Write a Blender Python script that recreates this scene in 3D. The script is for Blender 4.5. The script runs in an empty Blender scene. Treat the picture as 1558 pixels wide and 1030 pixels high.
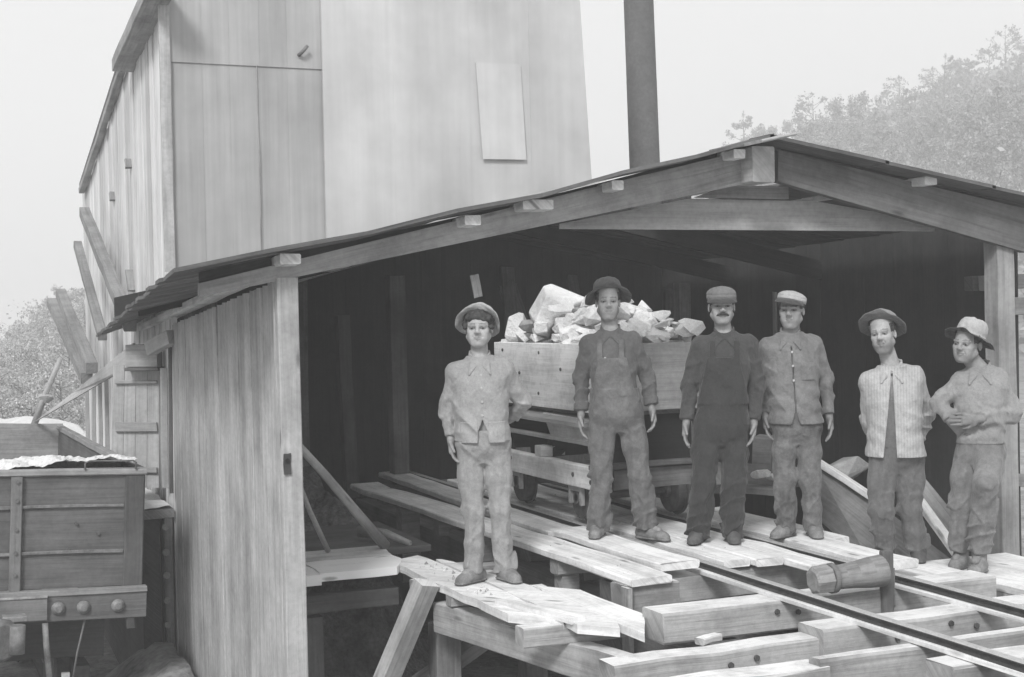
import bpy, bmesh, math, random
import numpy as np
from mathutils import Vector, Matrix, Quaternion
R = math.radians
rnd = random.Random(11)

# ------------------------------------------------------------------ camera
SC = bpy.context.scene
CAMZ = 1.57
YAW, PITCH, ROLL, FOC = R(22.7), R(0.98), R(1.2), 2100.0
Cc = np.array([0, 0, CAMZ])
_Fh = np.array([math.sin(YAW), math.cos(YAW), 0]); _R0 = np.array([math.cos(YAW), -math.sin(YAW), 0])
F_ = _Fh * math.cos(PITCH) - np.array([0, 0, math.sin(PITCH)])
_U0 = np.cross(_R0, F_)
R_ = _R0 * math.cos(ROLL) - _U0 * math.sin(ROLL)
U_ = _U0 * math.cos(ROLL) + _R0 * math.sin(ROLL)
cam = bpy.data.cameras.new('camera'); cam_o = bpy.data.objects.new('camera', cam); SC.collection.objects.link(cam_o)
cam_o.matrix_world = Matrix(((R_[0], U_[0], -F_[0], 0), (R_[1], U_[1], -F_[1], 0), (R_[2], U_[2], -F_[2], CAMZ), (0, 0, 0, 1)))
cam.sensor_width = 36; cam.lens = FOC / 1558 * 36; cam.clip_start = 0.1; cam.clip_end = 1000
SC.camera = cam_o

def at(px, py, X=None, Y=None, Z=None, D=None):
    """Point of a surveyed plane seen along one sight line (metres)."""
    d = F_ + R_ * (px - 779) / FOC - U_ * (py - 515) / FOC
    if D is not None: t = D
    elif X is not None: t = (X - Cc[0]) / d[0]
    elif Y is not None: t = (Y - Cc[1]) / d[1]
    else: t = (Z - Cc[2]) / d[2]
    return Cc + d * t

# ------------------------------------------------------------------ sky, sun, exposure
SUN_EL, SUN_AZ = R(40), R(217)          # azimuth clockwise from +Y
W = bpy.data.worlds.new('World'); SC.world = W; W.use_nodes = True
wn, wl = W.node_tree.nodes, W.node_tree.links
wn.clear()
sky = wn.new('ShaderNodeTexSky'); sky.sky_type = 'NISHITA'; sky.sun_disc = False
sky.sun_elevation = SUN_EL; sky.sun_rotation = SUN_AZ; sky.air_density = 1.5; sky.dust_density = 5
bw = wn.new('ShaderNodeRGBToBW'); mix = wn.new('ShaderNodeMix'); mix.data_type = 'RGBA'
mix.inputs[0].default_value = 0.82; mix.inputs[7].default_value = (7.9, 7.9, 7.9, 1)   # overcast cloud deck
bg = wn.new('ShaderNodeBackground'); bg.inputs[1].default_value = 0.1
wo = wn.new('ShaderNodeOutputWorld')
wl.new(sky.outputs[0], bw.inputs[0]); wl.new(bw.outputs[0], mix.inputs[6]); wl.new(mix.outputs[2], bg.inputs[0]); wl.new(bg.outputs[0], wo.inputs[0])
sun = bpy.data.lights.new('sun', 'SUN'); sun.energy = 2.3; sun.angle = R(13); sun.color = (1, 1, 1)
sun_o = bpy.data.objects.new('sun', sun); SC.collection.objects.link(sun_o)
sd = Vector((math.sin(SUN_AZ) * math.cos(SUN_EL), math.cos(SUN_AZ) * math.cos(SUN_EL), math.sin(SUN_EL)))
sun_o.rotation_euler = sd.to_track_quat('Z', 'Y').to_euler()
SC.view_settings.view_transform = 'Standard'; SC.view_settings.look = 'None'
SC.view_settings.exposure = 0.40; SC.view_settings.gamma = 1.0
SC.render.engine = 'CYCLES'; SC.cycles.use_denoising = True
SC.cycles.max_bounces = 8; SC.cycles.diffuse_bounces = 4; SC.cycles.volume_bounces = 1
HAZE = 0.0052

# ------------------------------------------------------------------ materials
def newmat(name):
    m = bpy.data.materials.new(name); m.use_nodes = True
    nt = m.node_tree; nt.nodes.clear()
    o = nt.nodes.new('ShaderNodeOutputMaterial'); b = nt.nodes.new('ShaderNodeBsdfPrincipled')
    nt.links.new(b.outputs[0], o.inputs[0])
    b.inputs['Specular IOR Level'].default_value = 0.25
    return m, nt, b

def N(nt, t, **k):
    n = nt.nodes.new(t)
    for a, v in k.items():
        if a.startswith('i_'):
            key = a[2:]
            n.inputs[int(key) if key.isdigit() else key].default_value = v
        else: setattr(n, a, v)
    return n

def ramp(nt, src, stops):
    r = nt.nodes.new('ShaderNodeValToRGB'); e = r.color_ramp.elements
    while len(e) < len(stops): e.new(0.5)
    for q, (p, v) in zip(e, stops): q.position = p; q.color = (v, v, v, 1)
    nt.links.new(src, r.inputs[0]); return r.outputs[0]

def mul(nt, a, b, op='MULTIPLY'):
    n = nt.nodes.new('ShaderNodeMath'); n.operation = op
    for i, s in enumerate((a, b)):
        if isinstance(s, (int, float)): n.inputs[i].default_value = s
        else: nt.links.new(s, n.inputs[i])
    return n.outputs[0]

def noise(nt, vec, scale, detail=4, rough=0.6, dist=0.0):
    n = N(nt, 'ShaderNodeTexNoise'); n.inputs['Scale'].default_value = scale; n.inputs['Detail'].default_value = detail
    n.inputs['Roughness'].default_value = rough; n.inputs['Distortion'].default_value = dist
    if vec is not None: nt.links.new(vec, n.inputs['Vector'])
    return n.outputs['Fac']

def mapped(nt, src, scale):
    m = nt.nodes.new('ShaderNodeMapping'); m.inputs['Scale'].default_value = scale
    nt.links.new(src, m.inputs[0]); return m.outputs[0]

def finish(nt, b, val, rough=0.85, bump=None, bstr=0.3, bdist=0.01, tone=True):
    if tone:
        at_ = N(nt, 'ShaderNodeAttribute', attribute_name='tone')
        val = mul(nt, val, at_.outputs['Fac'])
    val = mul(nt, val, 0.92, 'MINIMUM')
    nt.links.new(val, b.inputs['Base Color'])
    b.inputs['Roughness'].default_value = rough
    if bump is not None:
        bn = N(nt, 'ShaderNodeBump', i_Strength=bstr, i_Distance=bdist)
        nt.links.new(bump, bn.inputs['Height']); nt.links.new(bn.outputs[0], b.inputs['Normal'])

def wood(name, base, contrast=0.5, knots=True, stain=0.3, rough=0.88, bump=0.5, toplight_dust=0.0):
    m, nt, b = newmat(name)
    uv = N(nt, 'ShaderNodeUVMap').outputs[0]
    oc = N(nt, 'ShaderNodeTexCoord').outputs['Object']
    g = noise(nt, mapped(nt, uv, (1.6, 42, 1)), 1.0, 6, 0.65, 0.6)
    g2 = noise(nt, mapped(nt, uv, (0.5, 9, 1)), 1.0, 3, 0.6, 1.0)
    bl = noise(nt, oc, 2.3, 5, 0.6)
    sp = noise(nt, oc, 26, 4, 0.7)
    v = ramp(nt, g, [(0.25, 1 - contrast), (0.5, 1.0), (0.75, 1 + contrast * .45)])
    v = mul(nt, v, ramp(nt, g2, [(0.3, 0.82), (0.65, 1.1)]))
    v = mul(nt, v, ramp(nt, bl, [(0.30, 1 - stain), (0.6, 1.05)]))
    v = mul(nt, v, ramp(nt, sp, [(0.3, 0.86), (0.6, 1.04)]))
    if knots:
        vo = N(nt, 'ShaderNodeTexVoronoi'); vo.inputs['Scale'].default_value = 1.0
        nt.links.new(mapped(nt, uv, (1.7, 6, 1)), vo.inputs['Vector'])
        v = mul(nt, v, ramp(nt, vo.outputs['Distance'], [(0.05, 0.42), (0.13, 1.0)]))
    v = mul(nt, v, base)
    if toplight_dust:      # upward faces painted paler as top light plus settled stone powder, in patches
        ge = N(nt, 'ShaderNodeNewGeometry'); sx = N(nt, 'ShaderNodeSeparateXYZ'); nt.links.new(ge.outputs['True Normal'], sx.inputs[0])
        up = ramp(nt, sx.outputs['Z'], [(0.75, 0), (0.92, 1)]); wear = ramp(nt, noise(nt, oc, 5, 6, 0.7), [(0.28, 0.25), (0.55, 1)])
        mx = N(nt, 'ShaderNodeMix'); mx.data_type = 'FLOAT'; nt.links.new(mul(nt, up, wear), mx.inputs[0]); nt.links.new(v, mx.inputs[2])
        nt.links.new(mul(nt, ramp(nt, g, [(0.3, 0.82), (0.7, 1.08)]), toplight_dust), mx.inputs[3]); v = mx.outputs[0]
    finish(nt, b, v, rough, g, bump, 0.009)
    return m

def plain(name, base, lo=0.75, hi=1.15, scale=8, rough=0.8, bump=0.3, dist=0.01, metal=0.0, fine=0.12):
    m, nt, b = newmat(name)
    oc = N(nt, 'ShaderNodeTexCoord').outputs['Object']
    n1 = noise(nt, oc, scale, 6, 0.65); n2 = noise(nt, oc, scale * 9, 3, 0.6)
    v = ramp(nt, n1, [(0.3, lo), (0.7, hi)])
    v = mul(nt, v, ramp(nt, n2, [(0.3, 1 - fine), (0.7, 1 + fine)]))
    v = mul(nt, v, base)
    finish(nt, b, v, rough, n1, bump, dist)
    b.inputs['Metallic'].default_value = metal
    return m

def sheet_metal(name, base, streak=0.25):
    """weathered sheet cladding: fine vertical streaks, blotches"""
    m, nt, b = newmat(name)
    oc = N(nt, 'ShaderNodeTexCoord').outputs['Object']
    g = noise(nt, mapped(nt, oc, (14, 14, 0.5)), 1.0, 5, 0.6)
    g2 = noise(nt, mapped(nt, oc, (2.2, 2.2, 0.25)), 1.0, 3, 0.5)
    bl = noise(nt, oc, 1.4, 4, 0.6)
    v = ramp(nt, g, [(0.3, 1 - streak), (0.7, 1 + streak * .5)])
    v = mul(nt, v, ramp(nt, g2, [(0.35, 0.9), (0.65, 1.06)]))
    v = mul(nt, v, ramp(nt, bl, [(0.3, 0.84), (0.7, 1.08)]))
    v = mul(nt, v, base)
    finish(nt, b, v, 0.7, g, 0.35, 0.006)
    return m

def cloth_mat(name, base, dirt=0.35, stripes=False, lo=0.72):
    m, nt, b = newmat(name)
    oc = N(nt, 'ShaderNodeTexCoord').outputs['Object']
    n1 = noise(nt, oc, 5, 7, 0.75, 0.3); n2 = noise(nt, oc, 190, 2, 0.6); n3 = noise(nt, oc, 55, 3, 0.6)
    v = ramp(nt, n1, [(0.3, 1 - dirt * .6), (0.5, 1.0), (0.62, 1 + dirt * .35), (0.78, 1 + dirt * .9)])
    v = mul(nt, v, ramp(nt, n2, [(0.3, 0.88), (0.7, 1.1)]))
    v = mul(nt, v, ramp(nt, n3, [(0.3, 0.9), (0.7, 1.08)]))
    if stripes:
        wv = N(nt, 'ShaderNodeTexWave'); wv.bands_direction = 'X'; wv.inputs['Scale'].default_value = 17
        wv.inputs['Distortion'].default_value = 1.2; wv.inputs['Detail Scale'].default_value = 0.6
        nt.links.new(oc, wv.inputs['Vector'])
        v = mul(nt, v, ramp(nt, wv.outputs['Fac'], [(0.1, 0.88), (0.4, 1.03)]))
    v = mul(nt, v, base)
    w1 = noise(nt, mapped(nt, oc, (1, 1, .7)), 11, 2, 0.45, 0.7); w2 = noise(nt, mapped(nt, oc, (1, 1, .55)), 30, 3, 0.5, 0.6)
    hgt = mul(nt, mul(nt, w1, mul(nt, w2, 0.35), 'ADD'), mul(nt, n2, 0.04), 'ADD')
    finish(nt, b, v, 0.95, hgt, 0.7, 0.03)
    b.inputs['Sheen Weight'].default_value = 0.15
    return m

M = {}
M['deck'] = wood('weathered_deck_wood', 0.80, 0.22, True, 0.22)
M['tie'] = wood('sawn_tie_wood', 0.39, 0.34, True, 0.5, toplight_dust=0.74)
M['beam'] = wood('shed_beam_wood', 0.30, 0.32, True, 0.4)
M['post'] = wood('post_wood', 0.40, 0.25, True, 0.3)
M['siding'] = wood('siding_wood', 0.43, 0.28, False, 0.3)
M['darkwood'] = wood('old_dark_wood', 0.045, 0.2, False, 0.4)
M['midwood'] = wood('old_mid_wood', 0.24, 0.35, False, 0.4)
M['cart'] = wood('cart_wood', 0.74, 0.22, True, 0.3)
M['paleboard'] = wood('pale_board', 0.40, 0.2, False, 0.25)
M['carwood'] = wood('car_wood', 0.145, 0.3, False, 0.35)
M['roofing'] = wood('roofing_board', 0.15, 0.4, False, 0.4)
M['sheet'] = sheet_metal('dull_sheet_cladding', 0.42, 0.13)
M['whitesheet'] = sheet_metal('paler_cladding', 0.53, 0.06)
M['sidewall'] = sheet_metal('pale_side_boards', 0.70, 0.3)
M['stack'] = plain('stack_iron', 0.13, 0.8, 1.15, 3, 0.7)
M['iron'] = plain('rusty_iron', 0.09, 0.6, 1.5, 12, 0.65, 0.3, 0.004)
M['railtop'] = plain('worn_rail_head', 0.55, 0.8, 1.1, 20, 0.45, 0.1, 0.002, 0.3)
M['rail'] = plain('rail_steel', 0.06, 0.7, 1.4, 15, 0.6, 0.2, 0.003)
M['rock'] = plain('white_rock', 0.88, 0.88, 1.05, 17, 0.9, 0.9, 0.035)
M['greyrock'] = plain('grey_rock', 0.35, 0.7, 1.2, 9, 0.9, 0.8, 0.02)
M['powder'] = plain('white_powder', 0.66, 0.9, 1.05, 10, 0.95, 0.5, 0.02)
M['dirt'] = plain('dirt', 0.25, 0.55, 1.5, 1.6, 0.95, 1.0, 0.08, fine=0.3)
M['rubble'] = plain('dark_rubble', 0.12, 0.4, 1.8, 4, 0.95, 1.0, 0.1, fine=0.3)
M['hill'] = plain('hill_soil', 0.2, 0.5, 1.5, 0.25, 0.95, 0.5, 0.2, fine=0.3)
M['leaf'] = plain('foliage', 0.16, 0.5, 1.6, 0.6, 0.9, 0.0)
M['leafpale'] = plain('pale_foliage', 0.26, 0.5, 1.5, 0.5, 0.9, 0.0)
M['leafmist'] = plain('haze_foliage', 0.42, 0.6, 1.3, 0.6, 0.9, 0.0)  # base paled to stand in for haze on the far-left trees
M['bark'] = plain('bark', 0.12, 0.6, 1.4, 9, 0.95, 0.6, 0.02)
M['log'] = wood('log_wood', 0.28, 0.45, True, 0.4)
M['stick'] = wood('stick_wood', 0.40, 0.3, True, 0.35)
M['skin'] = plain('skin', 0.41, 0.74, 1.14, 19, 0.62, 0.15, 0.003, fine=0.1)
M['hair'] = plain('hair', 0.045, 0.6, 1.6, 40, 0.6, 0.5, 0.006)
M['eyewhite'] = plain('eye_white', 0.30, 0.95, 1.05, 10, 0.3, 0)
M['iris'] = plain('iris', 0.03, 0.9, 1.1, 10, 0.3, 0)
M['boot'] = plain('boot_leather', 0.20, 0.6, 1.4, 16, 0.7, 0.4, 0.005)
M['bootdark'] = plain('dark_boot_leather', 0.085, 0.6, 1.5, 16, 0.7, 0.4, 0.005)
M['button'] = plain('button', 0.45, 0.9, 1.1, 10, 0.4, 0)

# ------------------------------------------------------------------ mesh builder
class MB:
    def __init__(s): s.v = []; s.f = []; s.uv = []; s.tone = []; s.mi = []; s.smooth = []
    def face(s, idx, uvs, tone=1.0, mi=0, smooth=False):
        s.f.append(idx); s.uv.append(uvs); s.tone.append(tone); s.mi.append(mi); s.smooth.append(smooth)
    def timber(s, a, b, w, h, up=(0, 0, 1), seg=None, jit=0.002, ch=0.006, tone=None, mi=0, twist=0.0, side=None):
        """chamfered timber from a to b (axis), width w across, height h along up"""
        a = Vector(a); b = Vector(b); d = b - a; L = d.length; d.normalize()
        sd_ = d.cross(Vector(up)).normalized() if side is None else Vector(side)
        u = sd_.cross(d).normalized()
        seg = seg or max(2, min(14, int(L / 0.35) + 1))
        tone = tone if tone is not None else rnd.uniform(0.86, 1.12)
        ch = min(ch, w * .3, h * .3); hw, hh = w / 2, h / 2
        ring = [(-hw + ch, -hh), (hw - ch, -hh), (hw, -hh + ch), (hw, hh - ch), (hw - ch, hh), (-hw + ch, hh), (-hw, hh - ch), (-hw, -hh + ch)]
        vv = []; acc = 0
        for i in range(9):
            vv.append(acc)
            p, q = ring[i % 8], ring[(i + 1) % 8]; acc += math.hypot(q[0] - p[0], q[1] - p[1])
        ou, ov = rnd.uniform(0, 50), rnd.uniform(0, 50)
        st = len(s.v)
        for i in range(seg + 1):
            t = i / seg; c = a + d * (L * t)
            dx, dz = rnd.gauss(0, jit), rnd.gauss(0, jit); ang = twist * (t - .5)
            for k, (x, y) in enumerate(ring):
                x2 = x * math.cos(ang) - y * math.sin(ang) + dx + rnd.gauss(0, jit * .4); y2 = x * math.sin(ang) + y * math.cos(ang) + dz + rnd.gauss(0, jit * .4)
                e = rnd.gauss(0, jit) if i in (0, seg) else 0
                s.v.append(c + sd_ * x2 + u * y2 + d * e)
        for i in range(seg):
            for k in range(8):
                k2 = (k + 1) % 8; p = st + i * 8
                u0, u1 = ou + L * i / seg, ou + L * (i + 1) / seg
                s.face((p + k, p + k2, p + 8 + k2, p + 8 + k), ((u0, ov + vv[k]), (u0, ov + vv[k + 1]), (u1, ov + vv[k + 1]), (u1, ov + vv[k])), tone, mi)
        for base, rev in ((st, True), (st + seg * 8, False)):
            idx = [base + k for k in range(8)]; uvs = [(ou + .02 * ring[k][0], ov + ring[k][1] * 1.0 + ring[k][0]) for k in range(8)]
            if rev: idx.reverse(); uvs.reverse()
            s.face(tuple(idx), tuple(uvs), tone * .93, mi)
        return s
    def box(s, lo, hi, axis=0, **k):
        lo = Vector(lo); hi = Vector(hi); c = (lo + hi) / 2; e = hi - lo
        if axis == 0: return s.timber((lo.x, c.y, c.z), (hi.x, c.y, c.z), e.y, e.z, **k)
        if axis == 1: return s.timber((c.x, lo.y, c.z), (c.x, hi.y, c.z), e.x, e.z, **k)
        return s.timber((c.x, c.y, lo.z), (c.x, c.y, hi.z), e.x, e.y, up=(0, 1, 0), **k)
    def tube(s, pts, rad, n=8, tone=1.0, mi=0, cap=True, smooth=True):
        pts = [Vector(p) for p in pts]
        rads = rad if isinstance(rad, (list, tuple)) else [rad] * len(pts)
        st = len(s.v); ou = rnd.uniform(0, 50); acc = 0; us = []
        prev = None
        for i, p in enumerate(pts):
            d = (pts[min(i + 1, len(pts) - 1)] - pts[max(i - 1, 0)]).normalized()
            if prev is None:
                ref = Vector((0, 0, 1)) if abs(d.z) < .9 else Vector((1, 0, 0)); x = d.cross(ref).normalized()
            else: x = (prev - d * prev.dot(d)).normalized()
            prev = x; y = d.cross(x)
            if i: acc += (p - pts[i - 1]).length
            us.append(acc)
            for k in range(n):
                a_ = 2 * math.pi * k / n; s.v.append(p + (x * math.cos(a_) + y * math.sin(a_)) * rads[i])
        for i in range(len(pts) - 1):
            for k in range(n):
                k2 = (k + 1) % n; b = st + i * n; c = 2 * math.pi * rads[i] / n
                s.face((b + k, b + k2, b + n + k2, b + n + k), ((ou + us[i], k * c), (ou + us[i], (k + 1) * c), (ou + us[i + 1], (k + 1) * c), (ou + us[i + 1], k * c)), tone, mi, smooth)
        if cap:
            e = st + (len(pts) - 1) * n
            s.face(tuple(st + k for k in range(n))[::-1], tuple((ou, k * .01) for k in range(n)), tone, mi)
            s.face(tuple(e + k for k in range(n)), tuple((ou, k * .01) for k in range(n)), tone, mi)
        return s
    def poly(s, pts, tone=1.0, mi=0, uvs=None):
        st = len(s.v); s.v += [Vector(p) for p in pts]
        s.face(tuple(range(st, st + len(pts))), uvs or tuple((p[0], p[1] + p[2]) for p in s.v[st:]), tone, mi)
    def prism(s, pts, off, tone=1.0, mi=0):
        """closed solid: polygon pts extruded by vector off"""
        pts = [Vector(p) for p in pts]; off = Vector(off); n = len(pts)
        nn = sum(((pts[i] - pts[0]).cross(pts[(i + 1) % n] - pts[0]) for i in range(n)), Vector())
        if nn.dot(off) > 0: pts = pts[::-1]
        e1 = max(((pts[(i + 1) % n] - pts[i]) for i in range(n)), key=lambda q: q.length).normalized()
        st = len(s.v); s.v += pts + [p + off for p in pts]; ou = rnd.uniform(0, 50)
        e2 = nn.normalized().cross(e1)
        U = [(ou + p.dot(e1), ou + p.dot(e2)) for p in pts]
        s.face(tuple(range(st, st + n)), tuple(U), tone, mi)
        s.face(tuple(range(st + 2 * n - 1, st + n - 1, -1)), tuple(U[::-1]), tone, mi)
        for i in range(n):
            j = (i + 1) % n
            u0 = ou + pts[i].dot(e1); u1 = ou + pts[j].dot(e1) if abs((pts[j] - pts[i]).dot(e1)) > .01 else u0 + (pts[j] - pts[i]).length
            s.face((st + i, st + n + i, st + n + j, st + j), ((u0, ou), (u0, ou + off.length), (u1, ou + off.length), (u1, ou)), tone, mi)
    def build(s, name, mats, parent=None, loc=None):
        me = bpy.data.meshes.new(name)
        loc = Vector(loc) if loc is not None else None
        me.from_pydata([tuple(v - loc) if loc is not None else tuple(v) for v in s.v], [], s.f)
        uvl = me.uv_layers.new(name='UVMap')
        uvl.data.foreach_set('uv', [c for uvs in s.uv for q in uvs for c in q])
        ta = me.attributes.new('tone', 'FLOAT', 'FACE'); ta.data.foreach_set('value', s.tone)
        if not isinstance(mats, (list, tuple)): mats = [mats]
        for m in mats: me.materials.append(m)
        me.polygons.foreach_set('material_index', s.mi); me.polygons.foreach_set('use_smooth', s.smooth)
        me.update()
        return link(name, me, parent, loc)

def link(name, me, parent=None, loc=None):
    o = bpy.data.objects.new(name, me); SC.collection.objects.link(o)
    if parent is not None:
        o.parent = parent
        if loc is None: o.matrix_parent_inverse = Matrix.Identity(4)
    if loc is not None: o.location = loc
    return o

def tag(o, label=None, cat=None, group=None, kind=None):
    if label: o['label'] = label
    if cat: o['category'] = cat
    if group: o['group'] = group
    if kind: o['kind'] = kind
    return o

def empty(name, loc, label, cat, group=None, rot=0.0):
    o = bpy.data.objects.new(name, None); SC.collection.objects.link(o)
    o.location = loc; o.rotation_euler = (0, 0, rot); o.empty_display_size = 0.1
    return tag(o, label, cat, group)

def part(name, mb, mats, parent):
    """part whose mesh is given in world metres; parent is an unrotated Empty"""
    mb.v = [Vector(v) - parent.location for v in mb.v]
    return mb.build(name, mats, parent)

def subpart(name, mb, mats, par, root):
    mb.v = [Vector(v) - root.location for v in mb.v]
    return mb.build(name, mats, par)

def single(name, mb, mats, label, cat, group=None):
    c = sum((Vector(v) for v in mb.v), Vector()) / len(mb.v); c.z = min(v[2] for v in mb.v)
    return tag(mb.build(name, mats, None, c), label, cat, group)

# ================================================================== SETTING
G = -1.8
def heightfield(name, xs, ys, zf, mat, kind='structure', smooth=True):
    nx, ny = len(xs), len(ys)
    v = [(x, y, zf(x, y)) for y in ys for x in xs]
    f = [(j * nx + i, j * nx + i + 1, (j + 1) * nx + i + 1, (j + 1) * nx + i) for j in range(ny - 1) for i in range(nx - 1)]
    me = bpy.data.meshes.new(name); me.from_pydata(v, [], f); me.materials.append(mat)
    me.polygons.foreach_set('use_smooth', [smooth] * len(f))
    t = me.attributes.new('tone', 'FLOAT', 'FACE'); t.data.foreach_set('value', [1.0] * len(f))
    return tag(link(name, me), kind=kind)

def wob(x, y, s=1.0):
    return (math.sin(x * 1.7 * s + 1.3 * math.sin(y * 1.1 * s)) + math.sin(y * 2.3 * s + 1.7 * math.sin(x * .9 * s + 2)) + .5 * math.sin(x * 5.1 * s + y * 3.7 * s)) / 2.5

def gz(x, y):
    z = G + 0.04 * wob(x, y)
    # bank of spilled dirt against the shed wall
    if y < 13 and -1 < x < 1.9: z += 0.62 * math.exp(-((x - 1.8) / .7) ** 2) * max(0, min(1, (13 - y) / .8)) * max(0, min(1, (y - 5) / 4)) * (1 + .07 * wob(x * 5, y * 4) + .03 * wob(x * 14, y * 13))
    return z
def axis_pts(lo, hi, fine_lo, fine_hi, fs, n):
    a = list(np.arange(fine_lo, fine_hi, fs))
    l = [fine_lo - (fine_lo - lo) * (i / n) ** 2.2 for i in range(n, 0, -1)]; h = [fine_hi + (hi - fine_hi) * (i / n) ** 2.2 for i in range(0, n + 1)]
    return l + a + h
heightfield('ground', axis_pts(-58, 198, -3, 9, .12, 16), axis_pts(-18, 268, 3, 17, .12, 16), gz, M['dirt'])

# hillside to the right, its ridge rising to the right
def hill_pt(u, t):
    """u: bearing (tan from the shed's outlook), t: 0 foot .. 1 ridge .. 1.6 behind"""
    ridge_px = np.interp(u, [-.05, .1, .163, .2, .25, .3, .345, .37, .6, .9], [420, 310, 232, 200, 166, 132, 94, 72, 20, -20])
    d = 60 + 110 * t
    P = at(779 + u * FOC, 500, D=d)
    zr = CAMZ + (490 - 21 * (u + .4) / .8 * 1.2 - ridge_px) * 170 / FOC - 2.2
    if t <= 1: z = G + (zr - G) * (t ** 1.05)
    else: z = zr - (t - 1) * (zr - G) * 1.3
    z += .9 * wob(P[0] * .15, P[1] * .15) * min(1, t * 2)
    return (P[0], P[1], max(z, G - .5))
us = np.linspace(-.05, .6, 60); ts = np.linspace(0, 1.25, 30)
hv = [hill_pt(u, t) for t in ts for u in us]
hf = [(j * 60 + i, j * 60 + i + 1, (j + 1) * 60 + i + 1, (j + 1) * 60 + i) for j in range(29) for i in range(59)]
hme = bpy.data.meshes.new('hill'); hme.from_pydata(hv, [], hf); hme.materials.append(M['hill'])
hme.attributes.new('tone', 'FLOAT', 'FACE').data.foreach_set('value', [1.0] * len(hf))
hme.polygons.foreach_set('use_smooth', [True] * len(hf))
tag(link('hill', hme), kind='structure')

def leaf_cloud(mb, c, r, n, size, flat=.7):
    for _ in range(n):
        d = Vector((rnd.gauss(0, 1), rnd.gauss(0, 1), rnd.gauss(0, 1))).normalized() * (rnd.random() ** .45)
        p = Vector(c) + Vector((d.x * r[0], d.y * r[1], d.z * r[2]))
        s_ = size * rnd.uniform(.5, 1.3)
        a = Vector((rnd.gauss(0, 1), rnd.gauss(0, 1), rnd.gauss(0, flat))).normalized(); b = a.orthogonal().normalized()
        b.rotate(Quaternion(a, rnd.uniform(0, 6.3))); e = a.cross(b)
        t = rnd.uniform(.6, 1.5)
        mb.poly([p + b * s_, p + e * s_ * .55, p - b * s_, p - e * s_ * .55], t)

# low brush covering the hillside: nobody could count it
br = MB()
for _ in range(3200):
    u, t = rnd.uniform(.1, .5), rnd.random() ** .7 * 1.02
    p = Vector(hill_pt(u, t)); h_ = rnd.uniform(.7, 2.3)
    leaf_cloud(br, p + Vector((0, 0, h_ * .5)), (h_ * .9, h_ * .9, h_ * .8), 13, .34)
tag(br.build('hillside_brush', M['leafpale']), 'pale scrub covering the hillside', 'brush', kind='stuff')

def make_tree(seed, h, spread, bare):
    r2 = random.Random(seed); tr = MB(); cr = MB()
    lean = Vector((r2.gauss(0, .05), r2.gauss(0, .05), 1)).normalized()
    top = lean * h
    tr.tube([(0, 0, -.3), lean * h * .35, lean * h * .7 + Vector((r2.gauss(0, .1), 0, 0)), top], [h * .022, h * .017, h * .01, .012], 7)
    for k in range(16 if bare else 22):
        z0 = r2.uniform(.28 if bare else .06, .92); b0 = lean * h * z0; an = r2.uniform(0, 6.28); L = spread * (1.15 - z0) * r2.uniform(.6, 1.2) + .25
        e = b0 + Vector((math.cos(an) * L, math.sin(an) * L, L * r2.uniform(.3, .8)))
        m_ = (b0 + e) / 2 + Vector((0, 0, -.06 * L))
        tr.tube([b0, m_, e], [h * .007, h * .005, .012], 5)
        for q in range(3):
            an2 = an + r2.uniform(-1, 1); e2 = e + Vector((math.cos(an2), math.sin(an2), r2.uniform(.1, .8))) * L * .4
            tr.tube([m_ + (e - m_) * .5, e2], [.016, .008], 4, cap=False)
            n_ = int((5 if bare else 30) * r2.uniform(.5, 1.3))
            leaf_cloud(cr, e2, (.22 * L + .1, .22 * L + .1, .2 * L + .1), n_, .10)
        leaf_cloud(cr, e, (.3 * L + .1, .3 * L + .1, .25 * L + .1), int(n_ * 1.4), .11)
    leaf_cloud(cr, top, (.2, .2, .4), 12 if bare else 30, .1)
    return tr, cr
def mesh_only(mb, mat, name):
    o = mb.build(name, mat); me = o.data; bpy.data.objects.remove(o); return me
TREES = []
for k, (h_, sp, bare, lm) in enumerate([(5.2, 2.1, False, 'leafpale'), (4.6, 2.3, False, 'leafpale'), (3.0, 1.2, True, 'leaf'), (2.4, .9, True, 'leaf'), (5.8, 1.7, False, 'leafpale'), (5.2, 2.3, False, 'leafmist'), (4.6, 2.6, False, 'leafmist')]):
    t_, c_ = make_tree(40 + k, h_, sp, bare)
    TREES.append((mesh_only(t_, M['bark'], 'trunk'), mesh_only(c_, M[lm], 'crown')))
def place_tree(kind, loc, s, name, label, group):
    e = empty(name, loc, label, 'tree', group, rnd.uniform(0, 6.28)); e.scale = (s, s, s * rnd.uniform(.9, 1.15))
    for nm, me in zip(('trunk', 'crown'), TREES[kind]): link(nm, me, e)
    return e
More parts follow.
